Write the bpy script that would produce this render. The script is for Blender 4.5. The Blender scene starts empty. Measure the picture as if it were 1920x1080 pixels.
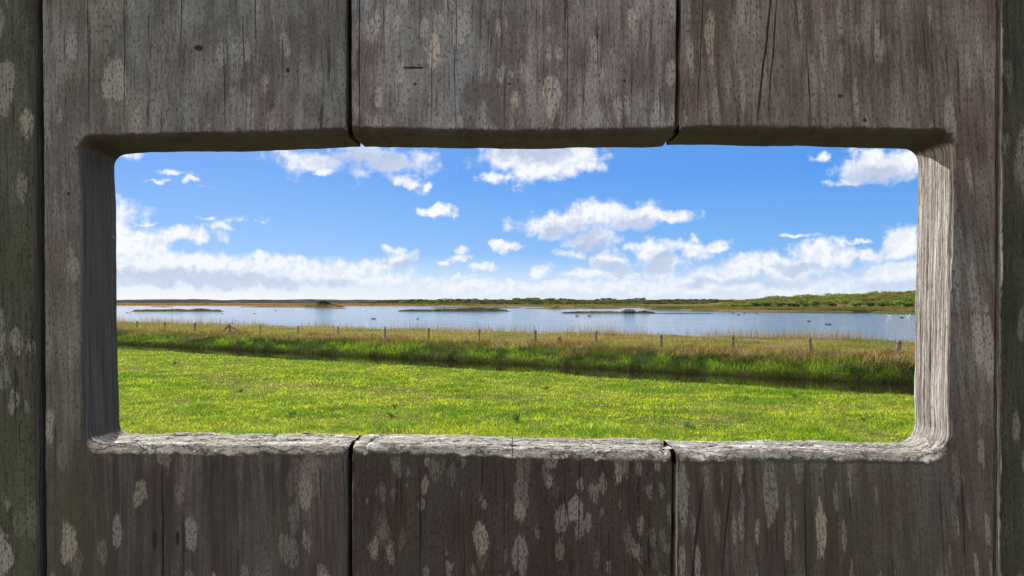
import bpy, math, random
import numpy as np
rad = math.radians
random.seed(5); rng = np.random.default_rng(11)
SC = bpy.context.scene; COL = SC.collection
# ---------------------------------------------------------------- camera, sky, sun, exposure
EYE = 2.0                       # eye height over the meadow, metres
F = 1387.0                      # focal length in photo pixels (26 mm on 36 mm)
HOR = 566.0                     # row of the horizon
cam = bpy.data.objects.new("camera", bpy.data.cameras.new("camera")); COL.objects.link(cam)
cam.location = (0, 0, EYE); cam.rotation_euler = (rad(90), 0, 0)
cam.data.lens = 26.0; cam.data.sensor_width = 36.0; cam.data.shift_y = 26.0/1920
cam.data.clip_start = 0.01; cam.data.clip_end = 20000
SC.camera = cam
SUN_EL, SUN_AZ = 28.0, -24.0     # azimuth left of straight ahead
SKY_STRENGTH = 0.10
SC.view_settings.view_transform = 'Standard'; SC.view_settings.look = 'None'
SC.view_settings.gamma = 1.0; SC.view_settings.exposure = 1.0
SC.cycles.max_bounces = 6; SC.cycles.diffuse_bounces = 2; SC.cycles.glossy_bounces = 2; SC.cycles.transmission_bounces = 3

class NT:
    """tiny helper for node trees"""
    def __init__(s, tree): s.t = tree; s.n = tree.nodes; s.l = tree.links
    def add(s, typ, **kw):
        n = s.n.new(typ)
        for k, v in kw.items(): setattr(n, k, v)
        return n
    def put(s, sock, v):
        if v is None: return
        if isinstance(v, bpy.types.NodeSocket): s.l.new(v, sock)
        else: sock.default_value = v
    def math(s, op, a, b=None, c=None, clamp=False):
        n = s.add('ShaderNodeMath', operation=op, use_clamp=clamp)
        for i, v in enumerate((a, b, c)): s.put(n.inputs[i], v) if v is not None else None
        return n.outputs[0]
    def vmath(s, op, a, b=None, c=None):
        n = s.add('ShaderNodeVectorMath', operation=op)
        for i, v in enumerate((a, b, c)):
            if v is not None: s.put(n.inputs[i], v)
        return n.outputs['Value'] if op in ('LENGTH', 'DOT_PRODUCT') else n.outputs['Vector']
    def comb(s, x, y, z):
        n = s.add('ShaderNodeCombineXYZ')
        for i, v in enumerate((x, y, z)): s.put(n.inputs[i], v)
        return n.outputs[0]
    def sep(s, v):
        n = s.add('ShaderNodeSeparateXYZ'); s.put(n.inputs[0], v); return n.outputs
    def noise(s, vec, scale=1.0, detail=4.0, rough=0.5, lac=2.0, col=False, dist=0.0):
        n = s.add('ShaderNodeTexNoise'); n.noise_dimensions = getattr(s, 'dim', '3D'); s.put(n.inputs['Vector'], vec)
        n.inputs['Scale'].default_value = scale; n.inputs['Detail'].default_value = detail
        n.inputs['Roughness'].default_value = rough; n.inputs['Lacunarity'].default_value = lac
        n.inputs['Distortion'].default_value = dist
        return n.outputs['Color' if col else 'Fac']
    def step(s, v, a, b, lo=0.0, hi=1.0):
        n = s.add('ShaderNodeMapRange', interpolation_type='SMOOTHSTEP'); s.put(n.inputs[0], v)
        s.put(n.inputs[1], a); s.put(n.inputs[2], b); s.put(n.inputs[3], lo); s.put(n.inputs[4], hi)
        return n.outputs[0]
    def mix(s, f, a, b, mode='MIX'):
        n = s.add('ShaderNodeMix', data_type='RGBA', blend_type=mode)
        s.put(n.inputs[0], f)
        for i, v in ((6, a), (7, b)):
            if isinstance(v, tuple) and len(v) == 3: v = (*v, 1)
            s.put(n.inputs[i], v)
        return n.outputs[2]
    def ramp(s, f, stops):
        n = s.add('ShaderNodeValToRGB'); s.put(n.inputs[0], f); e = n.color_ramp.elements
        while len(e) < len(stops): e.new(0.5)
        for k, (p, c) in enumerate(stops): e[k].position = p; e[k].color = (*c, 1)
        return n.outputs[0]

# clouds: (px, py, rx, ry, weight) turned into azimuth / elevation of the sky, then shaped by noise
CL = [(1010,290,110,50,1.3),(925,332,30,15,.9),(1095,290,45,32,1.1),
 (1040,422,72,25,1.1),(1108,396,48,24,1.1),(1185,404,78,22,1.1),(1250,402,50,13,1),(1112,445,48,30,1.1),(1078,480,42,12,.8),
 (944,461,26,12,.9),(820,399,27,12,1),(866,470,18,10,.8),(868,488,22,8,.75),(906,502,28,10,.85),(835,497,16,7,.7),(858,521,46,6,.75),
 (1012,508,22,13,.9),(1000,517,30,5,.7),(1150,492,38,24,.9),(1140,517,70,9,.75),(1228,474,42,26,1.05),(1243,494,34,18,.95),
 (1302,468,44,19,.9),(1346,458,24,12,.8),(1300,450,16,12,.7),(746,484,26,18,.95),(700,500,60,12,.85),(735,468,14,8,.6),
 (312,325,34,7,.75),(346,343,18,7,.7),(284,342,18,5,.65),(384,409,22,5,.6),(405,425,30,8,.55),(268,418,48,5,.6),(462,412,30,6,.45),(235,290,18,10,.5),
 (585,296,75,24,.55),(605,322,20,9,.7),(705,298,110,32,.62),(764,342,32,13,.8),(803,354,17,10,.7),(790,296,40,18,.5),
 (225,455,110,38,1.1),(340,440,70,16,.8),(300,500,210,34,1.2),(470,500,160,22,1.1),(600,512,160,22,1.05),(700,526,150,16,.9),(430,525,260,20,1.0),
 (1330,525,150,18,.85),(1440,502,130,28,1.0),(1530,480,75,28,1.05),(1490,508,60,16,1.0),(1610,474,80,12,.8),(1690,452,42,26,1.05),(1720,470,80,16,.9),
 (1680,512,120,30,.85),(1500,540,260,20,.8),(1200,538,300,14,1.05),(930,536,280,13,1.05),(1490,436,44,4,.55),(1600,454,34,4,.6),
 (1650,308,84,34,1.1),(1600,338,50,10,.75),(1533,294,20,9,.8),(1700,305,70,30,1.0),
 (90,430,200,80,1.1),(1900,380,130,60,1.0),(1130,100,300,60,1.1)]
SH = [(1010,285,80,22,.9),(1100,440,46,26,1.0),(1115,462,34,24,1.1),(1050,432,52,14,.8),(1190,418,52,12,.7),(1236,492,28,24,1.2),(1150,505,30,16,1.0),
 (330,522,260,18,1.2),(540,532,200,11,.8),(752,492,20,12,.8),(1500,505,60,12,.7),(1400,530,160,10,.7),(1640,330,70,20,.75),(700,300,100,24,.8),(1700,540,120,14,.7)]
def build_sky():
    w = bpy.data.worlds.new("World"); SC.world = w; w.use_nodes = True
    T = NT(w.node_tree); T.n.clear(); T.dim = '2D'
    geo = T.add('ShaderNodeTexCoord')
    D = geo.outputs['Generated']; s = T.sep(D)
    az = T.math('ARCTAN2', s[0], s[1])
    hl = T.math('SQRT', T.math('SUBTRACT', 1.0, T.math('MULTIPLY', s[2], s[2])))
    el = T.math('DIVIDE', s[2], T.math('MAXIMUM', hl, 0.02))
    P = T.comb(az, el, 0.0)
    wn = T.noise(P, 22, 4, 0.62, col=True)
    Q = T.vmath('MULTIPLY_ADD', wn, (0.05, 0.030, 0), T.vmath('ADD', P, (-.025, -.015, 0)))
    def field(lst, smooth):
        acc = None
        for (px, py, rx, ry, wt) in lst:
            a_ = math.atan((px-960)/F); ca = math.cos(a_); e_ = (HOR-py)/F*ca
            sx = 1/(rx/F*ca*ca*1.12); sy = 1/(ry/F*ca*1.12)
            v = T.vmath('MULTIPLY_ADD', Q, (sx, sy, 0), (-a_*sx, -e_*sy, 0))
            d = T.math('MULTIPLY_ADD', T.vmath('LENGTH', v), -wt, wt)
            acc = d if acc is None else (T.math('SMOOTH_MAX', acc, d, 0.25) if smooth else T.math('MAXIMUM', acc, d))
        return acc
    gen = T.noise(T.vmath('MULTIPLY', P, (1, 2.2, 1)), 3.2, 4, 0.55)
    out = T.math('MAXIMUM', T.step(T.math('ABSOLUTE', az), 0.62, 0.9), T.step(el, 0.34, 0.5))
    genm = T.math('MULTIPLY_ADD', T.math('MULTIPLY_ADD', gen, 5.0, -1.9), out, T.math('MULTIPLY_ADD', out, 3.0, -3.0))
    fb = T.noise(P, 42, 6, 0.56)
    fb2 = T.noise(T.vmath('MULTIPLY', P, (1.0, 2.6, 1)), 16, 4, 0.6)
    nz = T.math('MULTIPLY_ADD', fb, 1.3, T.math('MULTIPLY_ADD', fb2, 0.7, -1.0))
    fold = T.noise(T.vmath('ADD', P, (0.004, -0.006, 0)), 42, 4, 0.56)
    foldk = T.step(T.math('SUBTRACT', fold, fb), -.03, .09, 0, .30)
    sky = T.add('ShaderNodeTexSky', sky_type='NISHITA', sun_disc=False)
    sky.sun_elevation = rad(SUN_EL); sky.sun_rotation = rad(SUN_AZ)
    sky.air_density = 1.0; sky.dust_density = 0.3; sky.ozone_density = 2.0
    # clean spring air: pull the physical sky towards the deep blue / pale horizon of the day
    blue = T.ramp(T.math('MULTIPLY', T.math('MAXIMUM', s[2], 0.0), 2.5),
                  [(0.0, (3.0, 3.6, 4.3)), (0.06, (2.2, 3.1, 4.4)), (0.16, (.60, 1.90, 4.3)), (0.42, (.20, 1.32, 4.0)), (1.0, (.5, 1.3, 3.2))])
    base = T.mix(0.90, sky.outputs[0], blue)
    back = T.step(s[1], .25, -.35)          # unseen clouds opposite the sun, brightened to fill the boards with light
    def shaded(acc, shd):
        d0 = T.math('ADD', acc, nz)
        m = T.step(d0, -0.12, 0.62)
        if shd is None: ccol = T.mix(back, (4.9, 4.95, 5.1), (9.0, 8.1, 7.2))
        else:                               # grey bellies, and the folds between the puffs
            grey = T.math('ADD', T.step(T.math('MULTIPLY_ADD', nz, .9, shd), -.10, .65, 0, .92), T.math('MULTIPLY', foldk, T.math('SUBTRACT', 1.0, out)), clamp=True)
            ccol = T.mix(grey, (4.9, 4.95, 5.1), (2.7, 3.1, 4.0))
            ccol = T.mix(T.step(el, 0.0, 0.08), T.mix(0.6, (3.2, 3.9, 4.8), ccol), ccol)
        c = T.mix(T.math('MULTIPLY', m, 0.96), base, ccol)
        bg = T.add('ShaderNodeBackground'); T.l.new(c, bg.inputs[0]); bg.inputs[1].default_value = SKY_STRENGTH
        return bg.outputs[0]
    def either(f, a_, b_):                  # sectors of the sky, so each ray works out only its own clouds
        mx = T.add('ShaderNodeMixShader'); T.l.new(f, mx.inputs[0]); T.l.new(a_, mx.inputs[1]); T.l.new(b_, mx.inputs[2]); return mx.outputs[0]
    cuts = [-9000, 560, 960, 1340, 9000]; sect = []
    for a0, a1 in zip(cuts[:-1], cuts[1:]):
        pick = lambda L: [q for q in L if q[0]+2.3*q[2]+60 > a0 and q[0]-2.3*q[2]-60 < a1]
        sect.append(shaded(T.math('MAXIMUM', field(pick(CL), True), genm), field(pick(SH), True)))
    gt = lambda px: T.math('GREATER_THAN', az, math.atan((px-960)/F))
    front = either(gt(cuts[2]), either(gt(cuts[1]), sect[0], sect[1]), either(gt(cuts[3]), sect[2], sect[3]))
    rest = shaded(genm, None)
    o = T.add('ShaderNodeOutputWorld'); T.l.new(either(T.math('GREATER_THAN', out, 0.999), front, rest), o.inputs[0])
build_sky()
sl = bpy.data.lights.new("sun", 'SUN'); sl.energy = 5.0; sl.angle = rad(0.5); sl.color = (1, .95, .86)
so = bpy.data.objects.new("sun", sl); COL.objects.link(so)
so.rotation_euler = (rad(90-SUN_EL), 0, rad(180-SUN_AZ)); so.location = (0, 0, 50)

# ---------------------------------------------------------------- numpy noise
def _h(i, j, k, seed):
    n = (i.astype(np.int64)*374761393 + j.astype(np.int64)*668265263 + k.astype(np.int64)*2147483647 + seed*1274126177) & 0xFFFFFFFF
    n = ((n ^ (n >> 13)) * 1274126177) & 0xFFFFFFFF
    n = ((n ^ (n >> 16)) * 2246822519) & 0xFFFFFFFF
    return ((n ^ (n >> 15)) & 0xFFFFFF) / float(0xFFFFFF)
def vn(x, y, z=0.0, seed=0):
    x, y, z = np.broadcast_arrays(np.asarray(x, float), np.asarray(y, float), np.asarray(z, float))
    i, j, k = np.floor(x), np.floor(y), np.floor(z)
    u, v, w = x-i, y-j, z-k
    u, v, w = (t*t*(3-2*t) for t in (u, v, w))
    r = 0
    for a in (0, 1):
        for b in (0, 1):
            for c in (0, 1):
                r = r + _h(i+a, j+b, k+c, seed)*(u if a else 1-u)*(v if b else 1-v)*(w if c else 1-w)
    return r
def fbm(x, y, z=0.0, oct=4, seed=0, g=0.5):
    s = 0; a = 1; t = 0
    for o in range(oct):
        s = s + a*vn(np.asarray(x)*2**o, np.asarray(y)*2**o, np.asarray(z)*2**o, seed+o*7); t += a; a *= g
    return s/t
def sstep(x, a, b):
    t = np.clip((np.asarray(x, float)-a)/(b-a), 0, 1); return t*t*(3-2*t)

# ---------------------------------------------------------------- object helpers
def empty(name, loc, label, cat, group=None):
    o = bpy.data.objects.new(name, None); COL.objects.link(o); o.location = loc
    o.empty_display_size = .1; tag(o, label, cat, group); return o
def tag(o, label=None, cat=None, group=None, kind=None):
    if label: o['label'] = label
    if cat: o['category'] = cat
    if group: o['group'] = group
    if kind: o['kind'] = kind
    return o
class MB:
    def __init__(s): s.v = []; s.f = []; s.c = []; s.n = 0
    def add(s, v, f, c=None):
        v = np.asarray(v, float).reshape(-1, 3)
        s.v.append(v); s.f.append([tuple(int(i)+s.n for i in q) for q in f]); s.n += len(v)
        if c is not None: s.c.append(np.broadcast_to(np.asarray(c, float), (len(v), 3)))
    def grid(s, V, c=None, wrap=False):          # V shape (a,b,3)
        a, b = V.shape[:2]; I = np.arange(a*b).reshape(a, b) + s.n
        if wrap: I = np.concatenate([I, I[:, :1]], 1)
        q = np.stack([I[:-1, :-1], I[1:, :-1], I[1:, 1:], I[:-1, 1:]], -1).reshape(-1, 4)
        s.v.append(V.reshape(-1, 3)); s.f.append(q.tolist()); s.n += a*b
        if c is not None: s.c.append(np.broadcast_to(np.asarray(c, float), (a, b, 3)).reshape(-1, 3))
    def tube(s, p0, p1, r0, r1, n=8, c=None, cap=True):
        p0, p1 = np.array(p0, float), np.array(p1, float); d = p1-p0; d /= np.linalg.norm(d)
        a = np.cross(d, (0, 0, 1.0)) if abs(d[2]) < .9 else np.cross(d, (0, 1.0, 0)); a /= np.linalg.norm(a); b = np.cross(d, a)
        t = np.linspace(0, 2*np.pi, n, endpoint=False)
        ring = np.cos(t)[:, None]*a + np.sin(t)[:, None]*b
        V = np.concatenate([p0+ring*r0, p1+ring*r1]); f = [(i, (i+1) % n, n+(i+1) % n, n+i) for i in range(n)]
        if cap: f += [tuple(range(n, 2*n)), tuple(range(n-1, -1, -1))]
        s.add(V, f, c)
    def build(s, name, m, parent=None, smooth=True):
        me = bpy.data.meshes.new(name); F_ = [q for f in s.f for q in f]
        me.from_pydata(np.concatenate(s.v).tolist(), [], F_)
        if s.c:
            ca = me.color_attributes.new("tint", 'FLOAT_COLOR', 'POINT'); cc = np.concatenate(s.c)
            ca.data.foreach_set('color', np.concatenate([cc, np.ones((len(cc), 1))], 1).astype(np.float32).ravel())
        me.materials.append(m); me.shade_smooth() if smooth else me.shade_flat(); me.update()
        o = bpy.data.objects.new(name, me); COL.objects.link(o)
        if parent: o.parent = parent
        return o
def fast_mesh(name, V, tris, C, m):              # big triangle soups
    me = bpy.data.meshes.new(name); nv, nt = len(V), len(tris)
    me.vertices.add(nv); me.vertices.foreach_set('co', V.astype(np.float32).ravel())
    me.loops.add(nt*3); me.loops.foreach_set('vertex_index', tris.astype(np.int32).ravel())
    me.polygons.add(nt); me.polygons.foreach_set('loop_start', np.arange(0, nt*3, 3, dtype=np.int32))
    me.update(calc_edges=True)
    ca = me.color_attributes.new("tint", 'FLOAT_COLOR', 'POINT')
    ca.data.foreach_set('color', np.concatenate([C, np.ones((nv, 1))], 1).astype(np.float32).ravel())
    me.materials.append(m)
    o = bpy.data.objects.new(name, me); COL.objects.link(o); return o
def at(px, Y, z=0.0):                            # a place in the world seen in column px at depth Y
    return ((px-960)/F*Y, Y, z)

# ---------------------------------------------------------------- materials
def new_mat(name):
    m = bpy.data.materials.new(name); m.use_nodes = True; t = NT(m.node_tree); t.n.clear()
    out = t.add('ShaderNodeOutputMaterial'); return m, t, out
def leaf_mat(name, trans=0.45, rough=0.8, gloss=True):
    m, t, out = new_mat(name)
    a = t.add('ShaderNodeAttribute', attribute_name='tint').outputs['Color']
    p = t.add('ShaderNodeBsdfPrincipled'); t.l.new(a, p.inputs['Base Color']); p.inputs['Roughness'].default_value = rough
    p.inputs['Specular IOR Level'].default_value = 0.12
    tr = t.add('ShaderNodeBsdfTranslucent'); t.l.new(t.mix(1.0, a, (1.25, 1.15, .55), 'MULTIPLY'), tr.inputs[0])
    mx = t.add('ShaderNodeMixShader'); mx.inputs[0].default_value = trans
    t.l.new(p.outputs[0], mx.inputs[1]); t.l.new(tr.outputs[0], mx.inputs[2]); t.l.new(mx.outputs[0], out.inputs[0]); return m
def tint_mat(name, rough=0.9, nscale=6.0, bump=0.02):
    m, t, out = new_mat(name)
    a = t.add('ShaderNodeAttribute', attribute_name='tint').outputs['Color']
    g = t.add('ShaderNodeNewGeometry').outputs['Position']
    n = t.noise(g, nscale, 6, 0.6)
    c = t.mix(1.0, a, t.ramp(n, [(0.25, (.6, .6, .6)), (0.75, (1.4, 1.4, 1.4))]), 'MULTIPLY')
    p = t.add('ShaderNodeBsdfPrincipled'); t.l.new(c, p.inputs['Base Color']); p.inputs['Roughness'].default_value = rough
    p.inputs['Specular IOR Level'].default_value = 0.0
    b = t.add('ShaderNodeBump'); b.inputs['Distance'].default_value = bump; t.l.new(n, b.inputs['Height'])
    t.l.new(b.outputs[0], p.inputs['Normal']); t.l.new(p.outputs[0], out.inputs[0]); return m
M_GROUND = tint_mat('earth_and_turf'); M_LEAF = leaf_mat('grass_blades', 0.42); M_DRY = leaf_mat('dry_blades', 0.4)
M_HILL = tint_mat('hill_scrub', nscale=0.25, bump=0.5); M_BUSH = leaf_mat('bush_leaves', 0.35)
def water_mat(name, deep, scale, dist, rough):
    m, t, out = new_mat(name)
    g = t.add('ShaderNodeNewGeometry').outputs['Position']
    v = t.vmath('MULTIPLY', g, (0.22, 1.0, 1.0))
    n = t.math('ADD', t.noise(v, scale, 4, 0.6), t.math('MULTIPLY', t.noise(v, scale*0.17, 3, 0.5), 2.5))
    p = t.add('ShaderNodeBsdfPrincipled'); p.inputs['Base Color'].default_value = (*deep, 1)
    p.inputs['Roughness'].default_value = rough; p.inputs['IOR'].default_value = 1.33
    b = t.add('ShaderNodeBump'); b.inputs['Distance'].default_value = dist; t.l.new(n, b.inputs['Height'])
    t.l.new(b.outputs[0], p.inputs['Normal']); t.l.new(p.outputs[0], out.inputs[0]); return m
def plain_mat(name, col, rough=0.8, nscale=30, var=0.4, bump=0.003, metal=0.0):
    m, t, out = new_mat(name)
    g = t.add('ShaderNodeTexCoord').outputs['Object']
    n = t.noise(t.vmath('MULTIPLY', g, (1, 1, .25)), nscale, 6, 0.6)
    c = t.mix(t.step(n, .3, .7), tuple(c*(1-var) for c in col), tuple(min(1, c*(1+var)) for c in col))
    p = t.add('ShaderNodeBsdfPrincipled'); t.l.new(c, p.inputs['Base Color']); p.inputs['Roughness'].default_value = rough
    p.inputs['Metallic'].default_value = metal
    b = t.add('ShaderNodeBump'); b.inputs['Distance'].default_value = bump; t.l.new(n, b.inputs['Height'])
    t.l.new(b.outputs[0], p.inputs['Normal']); t.l.new(p.outputs[0], out.inputs[0]); return m

def wood_mat(name, brown, grey, spots=0.5, slant=0.0, cracks=(), green=0.2, seed=0.0, patch=(1., 1.), low_dark=0.0, marks=(), lop=.50):
    """weathered, lichened softwood; metres, grain along z"""
    m, t, out = new_mat(name)
    co = t.add('ShaderNodeTexCoord').outputs['Object']; s = t.sep(co)
    X, Y, Z = s[0], s[1], s[2]
    wob = t.noise(t.comb(t.math('MULTIPLY', X, 9.0), seed, t.math('MULTIPLY', Z, 5.0)), 1, 2, .5)
    xw = t.math('ADD', t.math('ADD', X, t.math('MULTIPLY', Z, slant)), t.math('MULTIPLY', wob, 0.012))
    def V(kx, kz, o=0.0):
        return t.comb(t.math('MULTIPLY_ADD', xw, kx, seed+o), t.math('MULTIPLY', Y, kx), t.math('MULTIPLY', Z, kz))
    fibre = t.noise(V(620, 34), 1, 6, .74)
    fine = t.noise(V(1000, 400), 1, 4, .78)
    streak = t.noise(V(160, 9, 3.1), 1, 4, .6)
    blotch = t.noise(V(34, 20, 7.7), 1, 5, .65); hue = t.noise(V(20, 11, 55.5), 1, 4, .6)
    big = t.noise(V(6, 5, 1.7), 1, 3, .5)
    tone = t.math('MULTIPLY_ADD', streak, .42, t.math('MULTIPLY_ADD', blotch, .95, t.math('MULTIPLY', fibre, .33)))
    base = t.mix(t.step(tone, .70, 1.0), brown, grey)
    if low_dark:      # darker wood below the sill, with a ragged upper limit
        sm = t.math('MULTIPLY', t.step(t.math('MULTIPLY_ADD', streak, .09, Z), EYE+.02, EYE-.055), low_dark)
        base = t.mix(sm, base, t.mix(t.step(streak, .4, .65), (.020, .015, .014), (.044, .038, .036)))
    base = t.mix(t.step(big, .35, .7, 0, .4), base, tuple((a+b)/2*0.75 for a, b in zip(brown, grey)))
    base = t.mix(t.step(hue, .50, .62, 0, .8), base, t.mix(1.0, base, (.88, 1.0, 1.04), 'MULTIPLY'))
    base = t.mix(t.step(hue, .50, .38, 0, .8), base, t.mix(1.0, base, (1.02, .94, .97), 'MULTIPLY'))
    # green algae in broad vertical drifts
    gm = t.math('MULTIPLY', t.step(t.noise(V(11, 4, 21.), 1, 4, .6), .5, .72), green)
    base = t.mix(gm, base, (.050, .060, .036))
    # pale lichen discs, drawn out along the grain
    def spotlayer(kx, kz, o, thr, r, soft):
        v = V(kx, kz, o)
        wv = t.noise(V(kx*1.9, kz*1.6, o+5), 1, 6, .78, col=True)
        v = t.vmath('ADD', t.vmath('MULTIPLY', v, (1, 0, 1)), t.vmath('MULTIPLY', t.vmath('SUBTRACT', wv, (.5, .5, .5)), (1.0, 0, .9)))
        n = t.add('ShaderNodeTexVoronoi', feature='F1'); t.l.new(v, n.inputs['Vector']); n.inputs['Scale'].default_value = 1
        rc = t.sep(n.outputs['Color'])
        on = t.math('GREATER_THAN', rc[0], thr)
        rr = t.math('MULTIPLY_ADD', t.math('POWER', rc[1], 1.5), r*1.05, r*.2)
        k = t.step(t.math('SUBTRACT', rr, n.outputs['Distance']), 0.0, soft)
        return t.math('MULTIPLY', t.math('MULTIPLY', k, on), t.step(rc[2], 0.0, 1.0, .35, 1.0)), t.sep(n.outputs['Color'])[2]
    l1, hue1 = spotlayer(105*patch[0], 46*patch[1], 3.3, 1-spots*.85, .50, .10)
    l2, hue2 = spotlayer(190*patch[0], 75*patch[1], 13.9, 1-spots*.8, .50, .11)
    l3, hue3 = spotlayer(50*patch[0], 22*patch[1], 33.9, 1-spots*.5, .42, .3)
    lich = t.math('MAXIMUM', t.math('MAXIMUM', l1, t.math('MULTIPLY', l2, .7)), t.math('MULTIPLY', l3, .55))
    lich = t.math('MULTIPLY', lich, t.step(fine, .36, .56, .25, 1.0))
    lcol = t.ramp(t.math('ADD', t.math('MULTIPLY', hue1, .6), t.math('MULTIPLY', hue3, .4)), [(0., (.25, .29, .28)), (.35, (.34, .36, .335)), (.6, (.34, .315, .33)), (.85, (.36, .345, .285))])
    front = t.mix(t.math('MULTIPLY', lich, lop), base, lcol)
    # crevices between the fibres
    cre = t.step(fibre, .36, .47, 1.0, 0.0)
    cre2 = t.step(fine, .40, .47, 1.0, 0.0)
    hair = t.step(t.noise(V(420, 14, 40.), 1, 5, .6), .33, .37, 1.0, 0.0)
    front = t.mix(t.math('MULTIPLY', cre, .45), front, tuple(c*.25 for c in brown))
    front = t.mix(t.math('MULTIPLY', cre2, .75), front, tuple(c*.3 for c in brown))
    front = t.mix(t.math('MULTIPLY', hair, .75), front, tuple(c*.15 for c in brown))
    hi = t.step(t.math('MULTIPLY_ADD', fibre, .6, t.math('MULTIPLY', fine, .4)), .52, .66, 0, .45); front = t.mix(hi, front, t.mix(1.0, base, (1.9, 1.9, 1.92), 'MULTIPLY'))
    # long drying cracks
    ck = None
    for (cx, sl_, z0, z1, wd) in cracks:
        wv = t.math('MULTIPLY_ADD', t.noise(t.comb(cx*100, seed, t.math('MULTIPLY', Z, 28.)), 1, 5, .6), .0026, -.0013)
        dx = t.math('ABSOLUTE', t.math('SUBTRACT', t.math('ADD', X, t.math('MULTIPLY_ADD', Z, -sl_, wv)), cx - sl_*EYE))
        zr = t.math('MULTIPLY', t.step(Z, z0-.004, z0+.03), t.step(Z, z1-.03, z1+.004, 1.0, 0.0))
        wz = t.math('MULTIPLY', t.noise(t.comb(cx*31, seed, t.math('MULTIPLY', Z, 60.)), 1, 3, .6), wd*2)
        k = t.math('MULTIPLY', t.step(t.math('SUBTRACT', wz, dx), -wd*.35, wd*.35), zr)
        ck = k if ck is None else t.math('MAXIMUM', ck, k)
    # surfaces by the way they face: bleached sills, undersides with shade painted in among green algae, raised grain on the jambs
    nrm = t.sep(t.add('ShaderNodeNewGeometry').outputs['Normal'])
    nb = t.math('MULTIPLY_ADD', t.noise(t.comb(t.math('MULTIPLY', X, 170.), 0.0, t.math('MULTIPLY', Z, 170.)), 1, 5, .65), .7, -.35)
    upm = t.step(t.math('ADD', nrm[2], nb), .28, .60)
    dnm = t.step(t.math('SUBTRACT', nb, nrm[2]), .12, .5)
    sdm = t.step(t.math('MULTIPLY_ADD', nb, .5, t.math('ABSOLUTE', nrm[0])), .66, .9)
    sn = t.noise(t.comb(t.math('MULTIPLY', X, 130.), t.math('MULTIPLY', Y, 420.), t.math('MULTIPLY', Z, 300.)), 1, 7, .68)
    sfine = t.noise(co, 1500, 4, .7)
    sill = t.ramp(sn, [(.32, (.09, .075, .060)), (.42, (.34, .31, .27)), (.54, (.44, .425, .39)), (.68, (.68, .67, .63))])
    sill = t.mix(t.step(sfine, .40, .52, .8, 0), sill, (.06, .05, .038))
    crz = t.add('ShaderNodeTexVoronoi', feature='DISTANCE_TO_EDGE'); crz.inputs['Scale'].default_value = 1
    cw = t.noise(co, 160, 4, .6, col=True)
    t.l.new(t.vmath('MULTIPLY_ADD', cw, (1.1, 1.1, 0), t.vmath('MULTIPLY', co, (30, 170, 60))), crz.inputs['Vector'])
    ckz = t.step(crz.outputs['Distance'], .01, .05, 1.0, 0.0)
    wl = t.noise(t.comb(t.math('MULTIPLY', X, 34.), t.math('MULTIPLY', Y, 110.), seed), 1, 5, .7)
    sill = t.mix(t.step(wl, .57, .62, 0, .85), sill, (.78, .77, .73))
    sill = t.mix(t.math('MULTIPLY', ckz, .6), sill, (.03, .024, .018))
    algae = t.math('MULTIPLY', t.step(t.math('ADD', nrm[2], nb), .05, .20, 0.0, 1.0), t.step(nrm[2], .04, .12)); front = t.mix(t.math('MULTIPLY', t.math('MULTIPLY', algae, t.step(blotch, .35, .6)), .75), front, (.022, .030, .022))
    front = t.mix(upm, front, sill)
    under = t.mix(t.step(blotch, .4, .7), (.026, .018, .013), (.026, .030, .013))  # shade put into the colour of down-facing wood, with green algae specks
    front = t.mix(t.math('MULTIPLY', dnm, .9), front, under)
    jn = t.noise(t.comb(0.0, t.math('MULTIPLY', Y, 900.), t.math('MULTIPLY', Z, 14.)), 1, 5, .66)
    jf = t.noise(t.comb(t.math('MULTIPLY', X, 900.), t.math('MULTIPLY', Y, 1500.), t.math('MULTIPLY', Z, 260.)), 1, 4, .7)
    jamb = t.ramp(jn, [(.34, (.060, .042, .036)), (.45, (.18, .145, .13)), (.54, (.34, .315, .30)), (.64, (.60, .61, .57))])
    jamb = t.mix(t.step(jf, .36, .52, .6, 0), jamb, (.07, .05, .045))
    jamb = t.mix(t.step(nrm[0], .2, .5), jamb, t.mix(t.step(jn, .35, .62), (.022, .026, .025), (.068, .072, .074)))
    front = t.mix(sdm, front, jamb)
    for (px, py, rx, ry) in marks:      # knots, nail holes and scars
        mw = t.noise(t.comb(t.math('MULTIPLY', X, 500.), 0.0, t.math('MULTIPLY', Z, 500.)), 1, 3, .6)
        mv = t.vmath('MULTIPLY', t.vmath('SUBTRACT', co, (fx(px), 0, EYE-(py-HOR)*PX)), (1/(rx*PX), 0, 1/(ry*PX)))
        mk = t.step(t.math('MULTIPLY_ADD', mw, .9, t.vmath('LENGTH', mv)), 1.1, 1.7, .92, 0.0)
        front = t.mix(mk, front, (.010, .008, .007))
    if ck is not None: front = t.mix(t.math('MULTIPLY', ck, .93), front, (.008, .006, .005))
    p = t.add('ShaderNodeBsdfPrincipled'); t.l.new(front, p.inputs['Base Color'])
    p.inputs['Roughness'].default_value = .85; p.inputs['Specular IOR Level'].default_value = .2
    h = t.math('ADD', t.math('MULTIPLY', fibre, .00060), t.math('MULTIPLY', fine, .00032))
    h = t.math('ADD', h, t.math('MULTIPLY', upm, t.math('MULTIPLY_ADD', ckz, -.0016, t.math('MULTIPLY', sfine, .0014))))
    h = t.math('ADD', h, t.math('MULTIPLY', t.math('MULTIPLY', sdm, jf), .0008))
    if ck is not None: h = t.math('SUBTRACT', h, t.math('MULTIPLY', ck, .002))
    b = t.add('ShaderNodeBump'); b.inputs['Distance'].default_value = 1.0; b.inputs['Strength'].default_value = .9
    t.l.new(h, b.inputs['Height']); t.l.new(b.outputs[0], p.inputs['Normal']); t.l.new(p.outputs[0], out.inputs[0]); return m

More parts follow.
